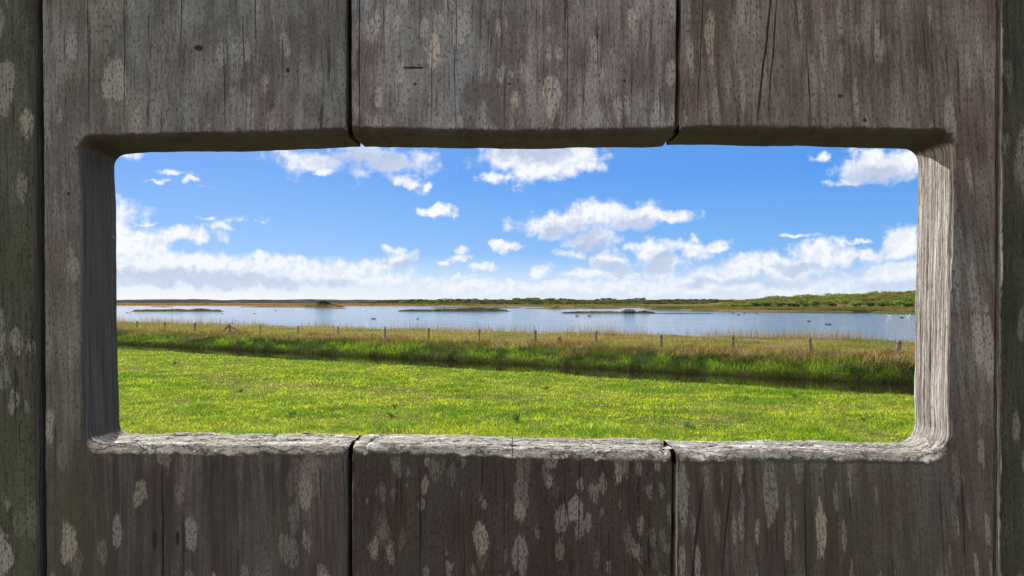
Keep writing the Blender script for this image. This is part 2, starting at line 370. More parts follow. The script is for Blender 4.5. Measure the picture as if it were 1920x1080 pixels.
# ---------------------------------------------------------------- the timber screen with its viewing slot
YF, TH = 0.380, 0.035; YB = YF+TH
PX = YF/F
ZB, ZT = 0.40, 2.50                         # foot and top of the boards
def fx(px): return (px-960)*PX              # column on the front plane
def zb_far(x):                               # slot floor at the back edge
    px = x/YB*F+960
    return EYE-(np.interp(px, [200, 260, 640, 675, 690, 900, 1250, 1290, 1500, 1700], [815, 812, 813, 815, 812, 815, 824, 825, 823, 828])-HOR)*YB/F
def zt_far(x):
    px = x/YB*F+960
    return EYE+(HOR-np.interp(px, [200, 250, 400, 640, 700, 850, 1000, 1150, 1250, 1300, 1500, 1700], [291, 289, 286, 280, 276, 279, 281, 278, 274, 273, 276, 281]))*YB/F
XL, XR = (222-960)*YB/F, (1716-960)*YB/F
def slot_loop(n=2400):
    """closed rounded outline of the slot: points and outward normals, from top centre counter-clockwise (to the left)"""
    rc = dict(tl=.007, bl=.007, br=.012, tr=.009)
    zt, zb = EYE+.0850, EYE-.0750; pts = []
    def arc(cx, cz, r, a0, a1):
        for a in np.linspace(a0, a1, 26): pts.append((cx+r*math.cos(a), cz+r*math.sin(a)))
    def line(p, q, m):
        for k in np.linspace(0, 1, m)[1:-1]: pts.append((p[0]+(q[0]-p[0])*k, p[1]+(q[1]-p[1])*k))
    pts.append((0, zt)); line((0, zt), (XL+rc['tl'], zt), 300); arc(XL+rc['tl'], zt-rc['tl'], rc['tl'], math.pi/2, math.pi)
    line((XL, zt-rc['tl']), (XL, zb+rc['bl']), 220); arc(XL+rc['bl'], zb+rc['bl'], rc['bl'], math.pi, 1.5*math.pi)
    line((XL+rc['bl'], zb), (XR-rc['br'], zb), 600); arc(XR-rc['br'], zb+rc['br'], rc['br'], 1.5*math.pi, 2*math.pi)
    line((XR, zb+rc['br']), (XR, zt-rc['tr']), 220); arc(XR-rc['tr'], zt-rc['tr'], rc['tr'], 0, math.pi/2)
    line((XR-rc['tr'], zt), (0, zt), 300)
    P = np.array(pts); d = np.roll(P, -1, 0)-np.roll(P, 1, 0); d /= np.linalg.norm(d, axis=1)[:, None]
    N = np.stack([d[:, 1], -d[:, 0]], 1)      # ccw loop (as seen from the front, x right): outward is right of travel
    w = sstep(P[:, 1], zb+.02, zt-.02)
    P[:, 1] += w*(zt_far(P[:, 0])-zt) + (1-w)*(zb_far(P[:, 0])-zb)
    side = np.abs(N[:, 0])**2*(fbm(P[:, 1]*40, P[:, 0]*5, oct=3, seed=4)-.5)*.0016
    P[:, 0] += side + np.where(P[:, 0] < 0, -(P[:, 1]-EYE)*.012, (P[:, 1]-EYE)*.010)
    return P, N
LP, LN = slot_loop()
NP = 80
def sweep(mask_fn, order=None, seed=0):
    """the moulded wall of the slot for one board; returns grid (outline, profile, 3) and the front ring"""
    P, N = LP, LN; idx = [i for i in range(len(P)) if mask_fn(P[i])]
    idx = np.array(idx)
    br = np.where(np.diff(idx) > 1)[0]
    if len(br): idx = np.concatenate([idx[br[0]+1:], idx[:br[0]+1]])
    P, N = P[idx], N[idx]
    nz = N[:, 1]
    r = .0036 + np.clip(-nz, 0, 1)**2*.0036 + np.clip(nz, 0, 1)**2*.0010
    r = r*(0.85+.3*fbm(P[:, 0]*60, P[:, 1]*60, oct=3, seed=seed))
    ry = .0055
    prof = []
    for k in range(NP):
        u = k/(NP-1)
        if u < .28: a = u/.28*math.pi/2; prof.append((1-math.sin(a), ry*(1-math.cos(a)), 0.0))
        elif u < .93: prof.append((0.0, ry+(TH-ry-.002)*(u-.28)/.65, 1.0))
        else: a = (u-.93)/.07*math.pi/2; prof.append((-2, TH-.002+.002*math.sin(a), 1-math.cos(a)))
    V = np.zeros((len(P), NP, 3))
    for k, (o, dy, q) in enumerate(prof):
        off = r*o if o >= 0 else .002*q
        V[:, k, 0] = P[:, 0]+N[:, 0]*off; V[:, k, 2] = P[:, 1]+N[:, 1]*off; V[:, k, 1] = YF+dy
    x, y, z = V[..., 0], V[..., 1], V[..., 2]
    wk = np.array([min(1, k/(NP*.12))*min(1, (NP-1-k)/3) for k in range(NP)])[None, :]
    nzb = np.clip(-N[:, 1], 0, 1)[:, None]; nxb = (np.abs(N[:, 0])**9*np.where(N[:, 0] > 0, 1.0, .10))[:, None]; ntb = np.clip(N[:, 1], 0, 1)[:, None]
    # end-grain sill: crumbled lumps, ledges and splits
    lum = fbm(x*70, y*230, oct=5, seed=seed+3)-.5; fine = fbm(x*420, y*700, oct=3, seed=seed+9)-.5
    split = sstep(np.abs(vn(x*34, y*8, seed=seed+5)-.5), .018, .0)*.0016
    ledge = (np.floor(vn(x*16, y*150, seed=seed+8)*5)/5-.5)*.0014
    dz = lum*.0020+fine*.0009-split+ledge
    # jambs: raised grain running up the wall
    rg = fbm(y*900, z*5, seed*1.0, oct=3, seed=seed+2)-.5
    rg2 = fbm(y*1500, z*60, seed*1.0, oct=2, seed=seed+6)-.5
    dj = (rg*.0010+rg2*.0006)
    dt = (fbm(x*55, y*90, oct=4, seed=seed+1)-.5)*.0018
    disp = (nzb*dz+nxb*dj+ntb*dt)*wk
    V[..., 0] -= N[:, 0][:, None]*disp; V[..., 2] -= N[:, 1][:, None]*disp
    # ragged front arris
    jit = (fbm(P[:, 0]*120, P[:, 1]*120, oct=4, seed=seed+12)-.5)*.0011
    wf = np.array([max(0, 1-k/(NP*.3)) for k in range(NP)])[None, :]
    V[..., 0] += N[:, 0][:, None]*jit[:, None]*wf; V[..., 2] += N[:, 1][:, None]*jit[:, None]*wf
    return V
GAPX = [-.3, fx(78), fx(655), fx(1268), fx(1871), .3]
GAPS = [-.010, -.0065, -.001, .0100, .0045, .006]      # the joints are not quite plumb
def lean(V):
    V[..., 0] += np.interp(V[..., 0], GAPX, GAPS)*(V[..., 2]-EYE); return V
def edge_drop(x, xe, r, side):       # how far the face falls back near a rounded long edge
    d = np.clip((xe-x)*side, 0, r)   # distance inside the edge
    return r-np.sqrt(np.maximum(0, r*r-(r-d)**2))
def long_edge(mb, xe, r, side, z0, z1, tongue=False):
    t0, t1 = z0, z1
    if z1 < EYE: t1 = zb_far(np.array(xe))-.0015
    if z0 > EYE: t0 = zt_far(np.array(xe))+.0015
    """rounded long edge of a board from z0 to z1 plus its side face"""
    z = np.linspace(z0, z1, max(3, int((z1-z0)/.003))); pr = []
    for a in np.linspace(0, math.pi/2, 9): pr.append((xe-side*r*(1-math.sin(a)), YF+r*(1-math.cos(a))))
    pr.append((xe, YB))
    V = np.zeros((len(z), len(pr), 3))
    for k, (x, y) in enumerate(pr):
        j = (fbm(z*60, k*.4+xe*50, oct=3, seed=31)-.5)*.0009*(0 if k == 0 else 1)
        V[:, k] = np.stack([x+j*0+j*side, np.full_like(z, y), z], 1)
    mb.grid(lean(V))
    if tongue:
        xa, xb = xe+side*.0055, xe-side*.001
        q = [(xa, YF+.016, t0), (xa, YF+.024, t0), (xa, YF+.024, t1), (xa, YF+.016, t1), (xb, YF+.012, t0), (xb, YF+.024, t0), (xb, YF+.024, t1), (xb, YF+.016, t1)]
        mb.add(lean(np.array(q)), [(0, 1, 2, 3), (4, 5, 6, 7), (0, 4, 7, 3), (1, 5, 6, 2), (0, 1, 5, 4), (3, 2, 6, 7)])
def poly(mb, pts, y):
    P = np.array([(p[0], y, p[1]) for p in pts]); mb.add(lean(P), [tuple(range(len(P)))])
def zline(x, z0, z1, n=60): return [(x, z) for z in np.linspace(z0, z1, n)]
def plain_board(xl, xr, rl, rr):
    mb = MB()
    poly(mb, zline(xl+rl, ZB, ZT)+zline(xr-rr, ZT, ZB), YF); poly(mb, zline(xl, ZB, ZT)+zline(xr, ZT, ZB), YB)
    long_edge(mb, xl, rl, -1, ZB, ZT, True); long_edge(mb, xr, rr, 1, ZB, ZT)
    for z in (ZB, ZT): mb.add(lean(np.array([(xl, YF+.001, z), (xr, YF+.001, z), (xr, YB, z), (xl, YB, z)])), [(0, 1, 2, 3)])
    return mb
def slot_board(xl, xr, rl, rr, which, seed):
    """which: 'left' and 'right' wrap an end of the slot, 'upper' and 'lower' are the two halves of the cut middle board"""
    mb = MB()
    if which == 'left': V = sweep(lambda p: p[0] < xr, seed=seed)
    elif which == 'right': V = sweep(lambda p: p[0] > xl, seed=seed)
    elif which == 'upper': V = sweep(lambda p: xl < p[0] < xr and p[1] > EYE, seed=seed)
    else: V = sweep(lambda p: xl < p[0] < xr and p[1] < EYE, seed=seed)
    # close the last millimetre at the joints
    if which == 'left': V[0, :, 0] = xr; V[-1, :, 0] = xr
    if which == 'right': V[0, :, 0] = xl; V[-1, :, 0] = xl
    if which == 'upper': V[0, :, 0] = xr; V[-1, :, 0] = xl
    if which == 'lower': V[0, :, 0] = xl; V[-1, :, 0] = xr
    ring = [(p[0], p[2]) for p in V[:, 0]]; back = [(p[0], p[2]) for p in V[:, -1]]
    # the long edges' rounding carries through the moulding
    dr = np.zeros(V.shape[:2])
    if which != 'left': dr = np.maximum(dr, edge_drop(V[..., 0], xl, rl, -1)*(V[..., 0] < xl+rl))
    if which != 'right': dr = np.maximum(dr, edge_drop(V[..., 0], xr, rr, 1)*(V[..., 0] > xr-rr))
    V[..., 1] += dr*np.clip(1-(V[..., 1]-YF)/.012, 0, 1)
    mb.grid(lean(V))
    inner = [(min(max(p[0], xl+rl if which != 'left' else -9), xr-rr if which != 'right' else 9), p[1]) for p in ring]
    if which == 'left':
        zu, zl = ring[0][1], ring[-1][1]
        f = inner+zline(xr-rr, zl, ZB)[1:]+zline(xl+rl, ZB, ZT, 200)+zline(xr-rr, ZT, zu)[:-1]
        b = back+zline(xr, zl, ZB)[1:]+zline(xl, ZB, ZT, 200)+zline(xr, ZT, zu)[:-1]
        long_edge(mb, xl, rl, -1, ZB, ZT, True); long_edge(mb, xr, rr, 1, ZB, zl); long_edge(mb, xr, rr, 1, zu, ZT)
    elif which == 'right':
        zl, zu = ring[0][1], ring[-1][1]
        f = inner+zline(xl+rl, zu, ZT)[1:]+zline(xr-rr, ZT, ZB, 200)+zline(xl+rl, ZB, zl)[:-1]
        b = back+zline(xl, zu, ZT)[1:]+zline(xr, ZT, ZB, 200)+zline(xl, ZB, zl)[:-1]
        long_edge(mb, xr, rr, 1, ZB, ZT); long_edge(mb, xl, rl, -1, ZB, zl, True); long_edge(mb, xl, rl, -1, zu, ZT, True)
    elif which == 'upper':
        za, zc = ring[0][1], ring[-1][1]
        f = inner+zline(xl+rl, zc, ZT)[1:]+zline(xr-rr, ZT, za)[:-1]; b = back+zline(xl, zc, ZT)[1:]+zline(xr, ZT, za)[:-1]
        long_edge(mb, xl, rl, -1, zc, ZT, True); long_edge(mb, xr, rr, 1, za, ZT)
    else:
        za, zc = ring[0][1], ring[-1][1]
        f = inner+zline(xr-rr, zc, ZB)[1:]+zline(xl+rl, ZB, za)[:-1]; b = back+zline(xr, zc, ZB)[1:]+zline(xl, ZB, za)[:-1]
        long_edge(mb, xl, rl, -1, ZB, za, True); long_edge(mb, xr, rr, 1, ZB, zc)
    poly(mb, f, YF); poly(mb, b, YB)
    return mb
screen = empty('timber_screen', (0, 0, 0), 'weathered grey timber screen of broad upright boards with a wide slot cut through it', 'screen')
def ckpx(px, z0px, z1px, sl_=0.0, w=.00018):
    return (fx(px), sl_, EYE-(z1px-HOR)*PX, EYE-(z0px-HOR)*PX, w)
W = .160
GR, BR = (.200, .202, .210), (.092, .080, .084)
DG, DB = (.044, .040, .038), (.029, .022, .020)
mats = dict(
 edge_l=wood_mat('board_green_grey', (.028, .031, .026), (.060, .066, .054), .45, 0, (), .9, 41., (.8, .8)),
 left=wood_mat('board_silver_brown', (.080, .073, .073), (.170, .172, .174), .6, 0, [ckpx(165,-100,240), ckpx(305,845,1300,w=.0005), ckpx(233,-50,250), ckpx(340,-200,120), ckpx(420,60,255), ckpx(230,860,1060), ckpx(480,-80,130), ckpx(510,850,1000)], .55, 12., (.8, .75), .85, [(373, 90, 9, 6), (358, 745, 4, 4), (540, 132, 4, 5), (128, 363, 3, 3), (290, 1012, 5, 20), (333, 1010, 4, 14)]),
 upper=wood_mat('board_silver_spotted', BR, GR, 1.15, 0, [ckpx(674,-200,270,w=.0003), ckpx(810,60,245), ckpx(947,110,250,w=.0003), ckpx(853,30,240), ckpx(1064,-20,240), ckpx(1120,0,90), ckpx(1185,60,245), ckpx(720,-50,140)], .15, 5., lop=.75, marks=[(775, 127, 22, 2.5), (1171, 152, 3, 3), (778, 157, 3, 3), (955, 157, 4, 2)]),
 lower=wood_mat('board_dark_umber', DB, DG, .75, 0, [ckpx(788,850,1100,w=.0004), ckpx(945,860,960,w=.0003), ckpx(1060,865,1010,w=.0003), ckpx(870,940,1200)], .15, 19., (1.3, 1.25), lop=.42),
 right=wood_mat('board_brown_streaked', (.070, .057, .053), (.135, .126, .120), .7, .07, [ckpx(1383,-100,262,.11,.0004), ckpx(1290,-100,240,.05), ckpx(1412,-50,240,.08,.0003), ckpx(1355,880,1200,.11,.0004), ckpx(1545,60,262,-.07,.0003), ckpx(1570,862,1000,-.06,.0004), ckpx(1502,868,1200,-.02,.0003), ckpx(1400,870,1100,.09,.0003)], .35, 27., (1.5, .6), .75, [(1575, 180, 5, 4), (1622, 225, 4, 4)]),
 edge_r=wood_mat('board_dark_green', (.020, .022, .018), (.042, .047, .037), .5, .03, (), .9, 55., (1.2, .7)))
g0, g1, g2, g3 = fx(78), fx(655), fx(1268), fx(1872)
h = .0013
B = []
o = plain_board(g0-W, g0-.0034, .0015, .0060).build('board', mats['edge_l'], screen); o['label'] = 'greenish board left of the slot board'
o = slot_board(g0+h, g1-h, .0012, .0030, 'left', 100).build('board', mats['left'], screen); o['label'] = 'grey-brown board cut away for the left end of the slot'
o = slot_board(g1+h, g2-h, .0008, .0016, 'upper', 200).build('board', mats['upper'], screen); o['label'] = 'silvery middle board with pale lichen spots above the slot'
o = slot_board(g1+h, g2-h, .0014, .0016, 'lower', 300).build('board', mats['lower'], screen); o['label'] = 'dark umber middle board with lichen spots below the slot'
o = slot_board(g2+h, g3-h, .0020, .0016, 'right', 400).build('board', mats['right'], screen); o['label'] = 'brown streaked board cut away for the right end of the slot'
o = plain_board(g3+.0018, g3+W, .0040, .0016).build('board', mats['edge_r'], screen); o['label'] = 'dark greenish board at the right edge'
for k in range(1, 5):
    plain_board(g0-W*(k+1), g0-W*k-2*h, .0015, .003).build('board', mats['left' if k % 2 else 'edge_l'], screen)
    plain_board(g3+W*k+2*h, g3+W*(k+1), .0015, .003).build('board', mats['right' if k % 2 else 'edge_r'], screen)

# ---------------------------------------------------------------- ground, lake and ditch
WL, WD = -0.40, -0.10           # lake and ditch water levels
def S(x, y): return .523*x+.852*y      # distance across: the ditch, fence and shore all run the same way
def shoreY(px): return np.interp(px, [225, 650, 900, 1190, 1222, 1300, 1400, 1600, 1715, 1920], [475, 450, 400, 340, 225, 195, 178, 160, 146, 132])
def lake_mask(x, y):
    px = np.where(y > 1, x/np.maximum(y, 1)*F+960, 5000)
    sh = shoreY(px)*(1+.05*(fbm(x*.03, y*.02, oct=4, seed=77)-.5))
    a = sstep(S(x, y)+1.6*(fbm(x*.25, y*.25, oct=3, seed=3)-.5), 42.0, 43.6)
    b = 1-sstep(y/sh, .985, 1.0)
    for (cx, cy, rx, ry) in ((1510, 178, 30, 3), (1582, 172, 26, 3.0), (1640, 158, 34, 3.), (1480, 200, 70, 2)):
        b = np.maximum(b, sstep(1.3-np.hypot((px-cx)/rx, (y-cy)/ry), 0, .4))
    return a*np.clip(b, 0, 1)
def gz(x, y):
    x = np.asarray(x, float); y = np.asarray(y, float); s = S(x, y)
    z = .05*(fbm(x*.35, y*.35, oct=3, seed=1)-.5)+.05*(fbm(x*1.3, y*1.3, oct=2, seed=2)-.5)*sstep(y, 5, 9)*(1-sstep(y, 45, 60))
    sw = s+.5*(fbm(x*.6, y*.6, oct=3, seed=8)-.5)
    z = z-.42*sstep(sw, 17.85, 18.3)*(1-sstep(sw, 20.7, 21.5))
    z = z+.29*sstep(sw, 20.9, 23.0)*(1-sstep(s, 24, 36))
    z = z+.22*(fbm(x*.5, y*.5, oct=3, seed=21)-.5)*sstep(s, 22, 25)*(1-sstep(s, 60, 90))
    z = z-1.1*lake_mask(x, y)+.12*sstep(y, 100, 200)
    z = z+.40*(1-sstep(np.hypot(x*.35, y+.5), 1.5, 5.0))
    return z
def gcol(x, y):
    s = S(x, y); n = fbm(x*.5, y*.5, oct=4, seed=5)[..., None]; n2 = fbm(x*2.2, y*2.2, oct=3, seed=15)[..., None]
    def m(a, b, k): return np.array(a)*(1-k)+np.array(b)*k
    field = m((.060, .085, .016), (.115, .105, .038), sstep(n*.6+n2*.4, .4, .65))
    mud = m((.020, .015, .010), (.035, .025, .014), n)
    bank = m((.035, .060, .014), (.07, .07, .025), n)
    mead = m((.11, .10, .038), (.16, .12, .06), sstep(n, .4, .6))
    far = m((.15, .125, .05), (.20, .12, .06), sstep(fbm(x*.02, y*.05, oct=4, seed=9)[..., None], .4, .6))
    farb = m((.07, .085, .035), (.15, .12, .06), sstep(fbm(x*.05, y*.12, oct=4, seed=19)[..., None], .4, .6))
    px = np.where(y > 1, x/np.maximum(y, 1)*F+960, 5000)
    far = m(far, farb, sstep(px, 700, 1000)[..., None])
    bounce = m((.46, .41, .34), (.36, .31, .25), n2)  # made-up pale ground behind the camera, added to bounce light onto the boards
    field = m(field, bounce, (sstep(y, 1.4, .6)*sstep(y, -10, -9))[..., None])
    c = m(field, mud, sstep(s, 17.9, 18.3)[..., None]); c = m(c, bank, sstep(s, 20.8, 21.6)[..., None])
    c = m(c, mead, sstep(s, 23, 24.5)[..., None]); c = m(c, far, sstep(y, 90, 140)[..., None])
    return m(c, (.03, .03, .025), np.clip(lake_mask(x, y), 0, 1)[..., None]*.8)
def build_ground():
    a = np.concatenate([np.linspace(-180, -46, 60), np.linspace(-45, 45, 620), np.linspace(46, 180, 60)])
    r = np.concatenate([[0.0], np.geomspace(.6, 9, 30), np.geomspace(9.1, 60, 330), np.geomspace(61, 520, 330), np.geomspace(530, 9000, 40)])
    A, R = np.meshgrid(np.radians(a), r, indexing='ij')
    x, y = np.sin(A)*R, np.cos(A)*R
    z = gz(x, y); mb = MB(); mb.grid(np.stack([x, y, z], -1), gcol(x, y))
    o = mb.build('ground', M_GROUND); tag(o, kind='structure')
build_ground()
M_LAKE = water_mat('lake_water', (.05, .09, .14), 1.3, .075, .07)
M_DITCH = water_mat('ditch_water', (.012, .009, .006), 3.0, .0008, .04)
mb = MB(); dd = np.array((.852, -.523)); nn = np.array((.523, .852))
def strip(s0, s1, a, b, z):
    q = [nn*s0+dd*a, nn*s0+dd*b, nn*s1+dd*b, nn*s1+dd*a]; return [(p[0], p[1], z) for p in q]
mb.add(strip(40.5, 1500, -2500, 2500, WL), [(0, 1, 2, 3)]); tag(mb.build('lake_water', M_LAKE), kind='structure')
mb = MB(); mb.add(strip(17, 22.5, -90, 90, WD), [(0, 1, 2, 3)]); tag(mb.build('ditch_water', M_DITCH), kind='structure')

# ---------------------------------------------------------------- blades
def blades(x, y, z, h, w, az, bend, col, face=None):
    """curved tapering blades; arrays of length n -> V, T, C"""
    n = len(x); b = np.stack([x, y, z], 1)
    fa = rng.uniform(0, np.pi, n) if face is None else face
    sd = np.stack([np.cos(fa), np.sin(fa), np.zeros(n)], 1)*(w/2)[:, None]
    dr = np.stack([np.cos(az), np.sin(az), np.zeros(n)], 1)
    def pt(t): return b+np.array([0, 0, 1.])*(h*(t-.35*bend*t*t))[:, None]+dr*(h*bend*t*t)[:, None]
    p1, p2 = pt(.5), pt(1.0)
    V = np.stack([b-sd, b+sd, p1-sd*.8, p1+sd*.8, p2], 1).reshape(-1, 3)
    i = (np.arange(n)*5)[:, None]
    T = np.concatenate([i+[0, 1, 3], i+[0, 3, 2], i+[2, 3, 4]], 0)
    return V, T, np.repeat(col, 5, 0)
def join(parts):
    Vs, Ts, Cs = [], [], []; k = 0
    for V, T, C in parts: Vs.append(V); Ts.append(T+k); Cs.append(C); k += len(V)
    return np.concatenate(Vs), np.concatenate(Ts), np.concatenate(Cs)
def lerp(a, b, k): return np.array(a)*(1-k)+np.array(b)*k
def scatter(n, y0, y1, smin, smax, power=1.0, half=.66):
    """points in the wedge in front of the slot, denser near"""
    u = rng.random(n)
    if power == 1.0: Y = np.exp(np.log(y0)+u*(np.log(y1)-np.log(y0)))
    else: Y = (y0**(1-power)+u*(y1**(1-power)-y0**(1-power)))**(1/(1-power))
    X = rng.uniform(-half, half, n)*Y; s = S(X, Y); k = (s > smin) & (s < smax); return X[k], Y[k]
def meadow_grass():
    x, y = scatter(440000, 7.5, 42, -5, 18.0, 1.0); n = len(x)
    t1 = fbm(x*.45, y*.9, oct=4, seed=5); t2 = fbm(x*2.2, y*3.0, oct=3, seed=6); t3 = vn(x*7, y*9, seed=61)
    track = 1.1*np.exp(-((S(x, y)-12.4+.9*(fbm(x*.4, y*.2, oct=2, seed=62)-.5)*2)/.6)**2)*sstep(vn(x*.9, y*.9, seed=63), .25, .7)
    k = sstep(t1*.5+t2*.5, .36, .64)
    tuft = sstep(fbm(x*1.5, y*2.0, oct=3, seed=16), .52, .70)
    col = lerp(np.array((.115, .20, .010)), np.array((.205, .275, .015)), k[:, None])
    col = lerp(col, np.array((.055, .135, .014)), (tuft*.7)[:, None])
    rnd = rng.random(n); dry = (rnd > .965-.30*track-.03*k).astype(float)
    col = lerp(col, np.array((.34, .31, .13)), (dry*rng.uniform(.3, 1, n))[:, None])
    col *= (1.6*rng.uniform(.35, 1.55, n)*(.75+.5*t3))[:, None]
    h = (.030+.055*rng.random(n)**1.5+.045*tuft+.05*t3*t2)*(1-.5*np.clip(track, 0, 1))
    w = (.0032+.00040*y)*rng.uniform(.6, 1.4, n)
    return blades(x, y, gz(x, y)-.01, h*np.where(y < 12, 1.2, 1), w, rng.uniform(0, 6.28, n), rng.uniform(.3, 1.6, n), col)
def bank_grass():
    P = []
    x, y = scatter(360000, 13, 62, 20.65, 24.6, 1.3, .72); n = len(x); s = S(x, y)
    t = fbm(x*.8, y*.8, oct=3, seed=33); lush = sstep(fbm(x*.9, y*.9, oct=3, seed=34)*.6+vn(x*2.5, y*2.5, seed=67)*.4, .40, .62)
    col = lerp(np.array((.020, .060, .012)), np.array((.15, .27, .018)), lush[:, None])
    reedy = 1-sstep(s, 21.0, 21.6)
    col = lerp(col, np.array((.022, .017, .010)), (reedy*.92)[:, None])
    brown = sstep(s+2.5*(t-.5)+1.2*(rng.random(n)-.5), 22.2, 23.3)
    col = lerp(col, np.array((.10, .072, .038)), (brown*rng.uniform(.4, 1, n))[:, None])
    col *= rng.uniform(.6, 1.35, n)[:, None]
    h = (.10+.26*rng.random(n)**1.5*(.5+t)+.14*reedy)*(.55+.9*vn(x*2.2, y*2.2, seed=66))
    P.append(blades(x, y, gz(x, y)-.01, h, .006+.00038*y, rng.uniform(0, 6.28, n), rng.uniform(.1, 1.4, n), col))
    # pale seeding stems on the near lip of the ditch
    x, y = scatter(26000, 13, 42, 17.7, 18.6, 1.2, .72); n = len(x)
    col = lerp(np.array((.15, .12, .06)), np.array((.10, .12, .03)), rng.random(n)[:, None])
    P.append(blades(x, y, gz(x, y), .10+.22*rng.random(n)**2, .004+.00018*y, rng.uniform(0, 6.28, n), rng.uniform(.1, .8, n), col))
    return join(P)
def dead_grass():
    P = []; 
    # tussocks: bent straw falling every way round a crown
    cx, cy = scatter(3400, 15, 70, 22.0, 27.6, 1.2, .72); keep = fbm(cx*.45, cy*.45, oct=3, seed=44) > .46; cx, cy = cx[keep], cy[keep]
    rust = sstep(fbm(cx*.35, cy*.35, oct=3, seed=45), .42, .62); size = rng.uniform(.7, 1.6, len(cx))
    m = 64; x = np.repeat(cx, m)+rng.normal(0, .16, len(cx)*m); y = np.repeat(cy, m)+rng.normal(0, .16, len(cx)*m); n = len(x)
    ru = np.repeat(rust, m); sz = np.repeat(size, m)
    col = lerp(np.array((.22, .165, .09)), np.array((.15, .09, .045)), ru[:, None])*rng.uniform(.3, 1.5, n)[:, None]
    P.append(blades(x, y, gz(x, y)-.02, (.18+.24*rng.random(n))*sz, .006+.00034*y, rng.uniform(0, 6.28, n), rng.uniform(.6, 2.2, n), col))
    return join(P)
def marsh_grass():
    P = []
    x, y = scatter(270000, 16, 110, 24.0, 43.6, 1.0, .72); n = len(x); s = S(x, y)
    t = fbm(x*.28, y*.5, oct=4, seed=52); u = fbm(x*.9, y*.9, oct=3, seed=53)
    col = lerp(np.array((.105, .165, .022)), np.array((.235, .215, .075)), sstep(t*.5+u*.5+.08*(s < 27), .42, .60)[:, None])
    edge = sstep(s, 40.3, 42.2); col = lerp(col, np.array((.22, .17, .09)), (edge*.7)[:, None])
    col *= rng.uniform(.45, 1.45, n)[:, None]
    h = (.06+.13*rng.random(n))*(.3+1.4*sstep(u, .3, .7))
    P.append(blades(x, y, gz(x, y)-.02, h, .006+.00042*y, rng.uniform(0, 6.28, n), rng.uniform(.2, 1.2, n), col))
    # reed fringe, thin stems standing before the water
    x, y = scatter(300000, 25, 130, 40.6, 44.4, 1.0, .72); dens = fbm(x*.22, y*.22, oct=4, seed=54); k = rng.random(len(x)) < sstep(dens, .30, .62)*.9+.06; x, y, dens = x[k], y[k], dens[k]; n = len(x)
    col = lerp(np.array((.30, .21, .13)), np.array((.16, .13, .06)), rng.random(n)[:, None])*rng.uniform(.5, 1.3, n)[:, None]
    zz = np.maximum(gz(x, y), WL-.05)
    P.append(blades(x, y, zz, (.28+.60*rng.random(n)**2)*(.6+.8*dens), .006+.00018*y, rng.uniform(0, 6.28, n), rng.uniform(.02, .35, n), col))
    return join(P)
V, T, C = meadow_grass(); tag(fast_mesh('grass', V, T, C, M_LEAF), 'bright green short grass of the meadow in front of the ditch', 'grass', kind='stuff')
V, T, C = bank_grass(); tag(fast_mesh('bank_grass', V, T, C, M_LEAF), 'lush dark and bright green grass on the far ditch bank', 'grass', kind='stuff')
V, T, C = dead_grass(); tag(fast_mesh('dead_grass', V, T, C, M_DRY), 'rusty straw coloured dead grass tussocks along the wire fence', 'dead grass', kind='stuff')
V, T, C = marsh_grass(); tag(fast_mesh('marsh_grass', V, T, C, M_DRY), 'yellow green rough grass and thin reeds between the fence and the lake', 'marsh grass', kind='stuff')

# ---------------------------------------------------------------- leafy weeds and flowers in the meadow
M_WEED = leaf_mat('weed_leaf', .3)
def weed(label, px, py, r, n, tall, col, name='dock_plant', cat='weed', group='leafy weeds in the meadow'):
    Y = EYE*F/(py-HOR); x0, y0, _ = at(px, Y); z0 = float(gz(x0, y0))
    a = rng.uniform(0, 6.28, n); L = r*.62*rng.uniform(.6, 1.1, n); up = rng.uniform(.25, 1, n)*tall; Vs, Ts = [], []
    for k in range(n):
        d = np.array((math.cos(a[k]), math.sin(a[k]), 0)); sd = np.array((-d[1], d[0], 0))*L[k]*.22
        pts = [np.array((0, 0, 0.)), d*L[k]*.35+(0, 0, up[k]*.7), d*L[k]*.7+(0, 0, up[k]), d*L[k]+(0, 0, up[k]*.75)]
        w = [.2, 1, .9, .05]; b = len(Vs)*1
        for p, ww in zip(pts, w): Vs += [p-sd*ww+(0, 0, .01*ww), p, p+sd*ww+(0, 0, .01*ww)]
        for q in range(3):
            i = b+q*3; Ts += [(i, i+1, i+4), (i, i+4, i+3), (i+1, i+2, i+5), (i+1, i+5, i+4)]
    o = fast_mesh(name, np.array(Vs), np.array(Ts), np.tile(np.array(col)*1.0, (len(Vs), 1)), M_WEED)
    o.location = (x0, y0, z0); tag(o, label, cat, group)
for (l, px, py, r, n, tall) in (
    ('dark leafy dock plant low in the meadow above the right half of the middle board', 970, 792, .20, 12, .14),
    ('small dark leafy weed near the ditch in the middle of the meadow', 1023, 731, .20, 11, .10),
    ('dark weed rosette in the meadow near the right jamb of the slot', 1290, 800, .19, 11, .10),
    ('green weed rosette left of the middle of the meadow', 733, 782, .18, 12, .10),
    ('upright leafy weed in the meadow above the left board joint', 740, 765, .14, 10, .10),
    ('dark weed rosette by the ditch at the far left of the meadow', 327, 684, .26, 10, .12),
    ('spreading dark weed in the left part of the meadow', 450, 735, .20, 12, .10),
    ('dark weed rosette in the meadow below the spreading left one', 545, 780, .17, 11, .09),
    ('broad green weed in the right part of the meadow under the ditch', 1490, 745, .22, 11, .08),
    ('low weed in the lower right corner of the meadow', 1620, 790, .16, 10, .08)):
    weed(l, px, py, r, n, tall, (.06, .17, .03))
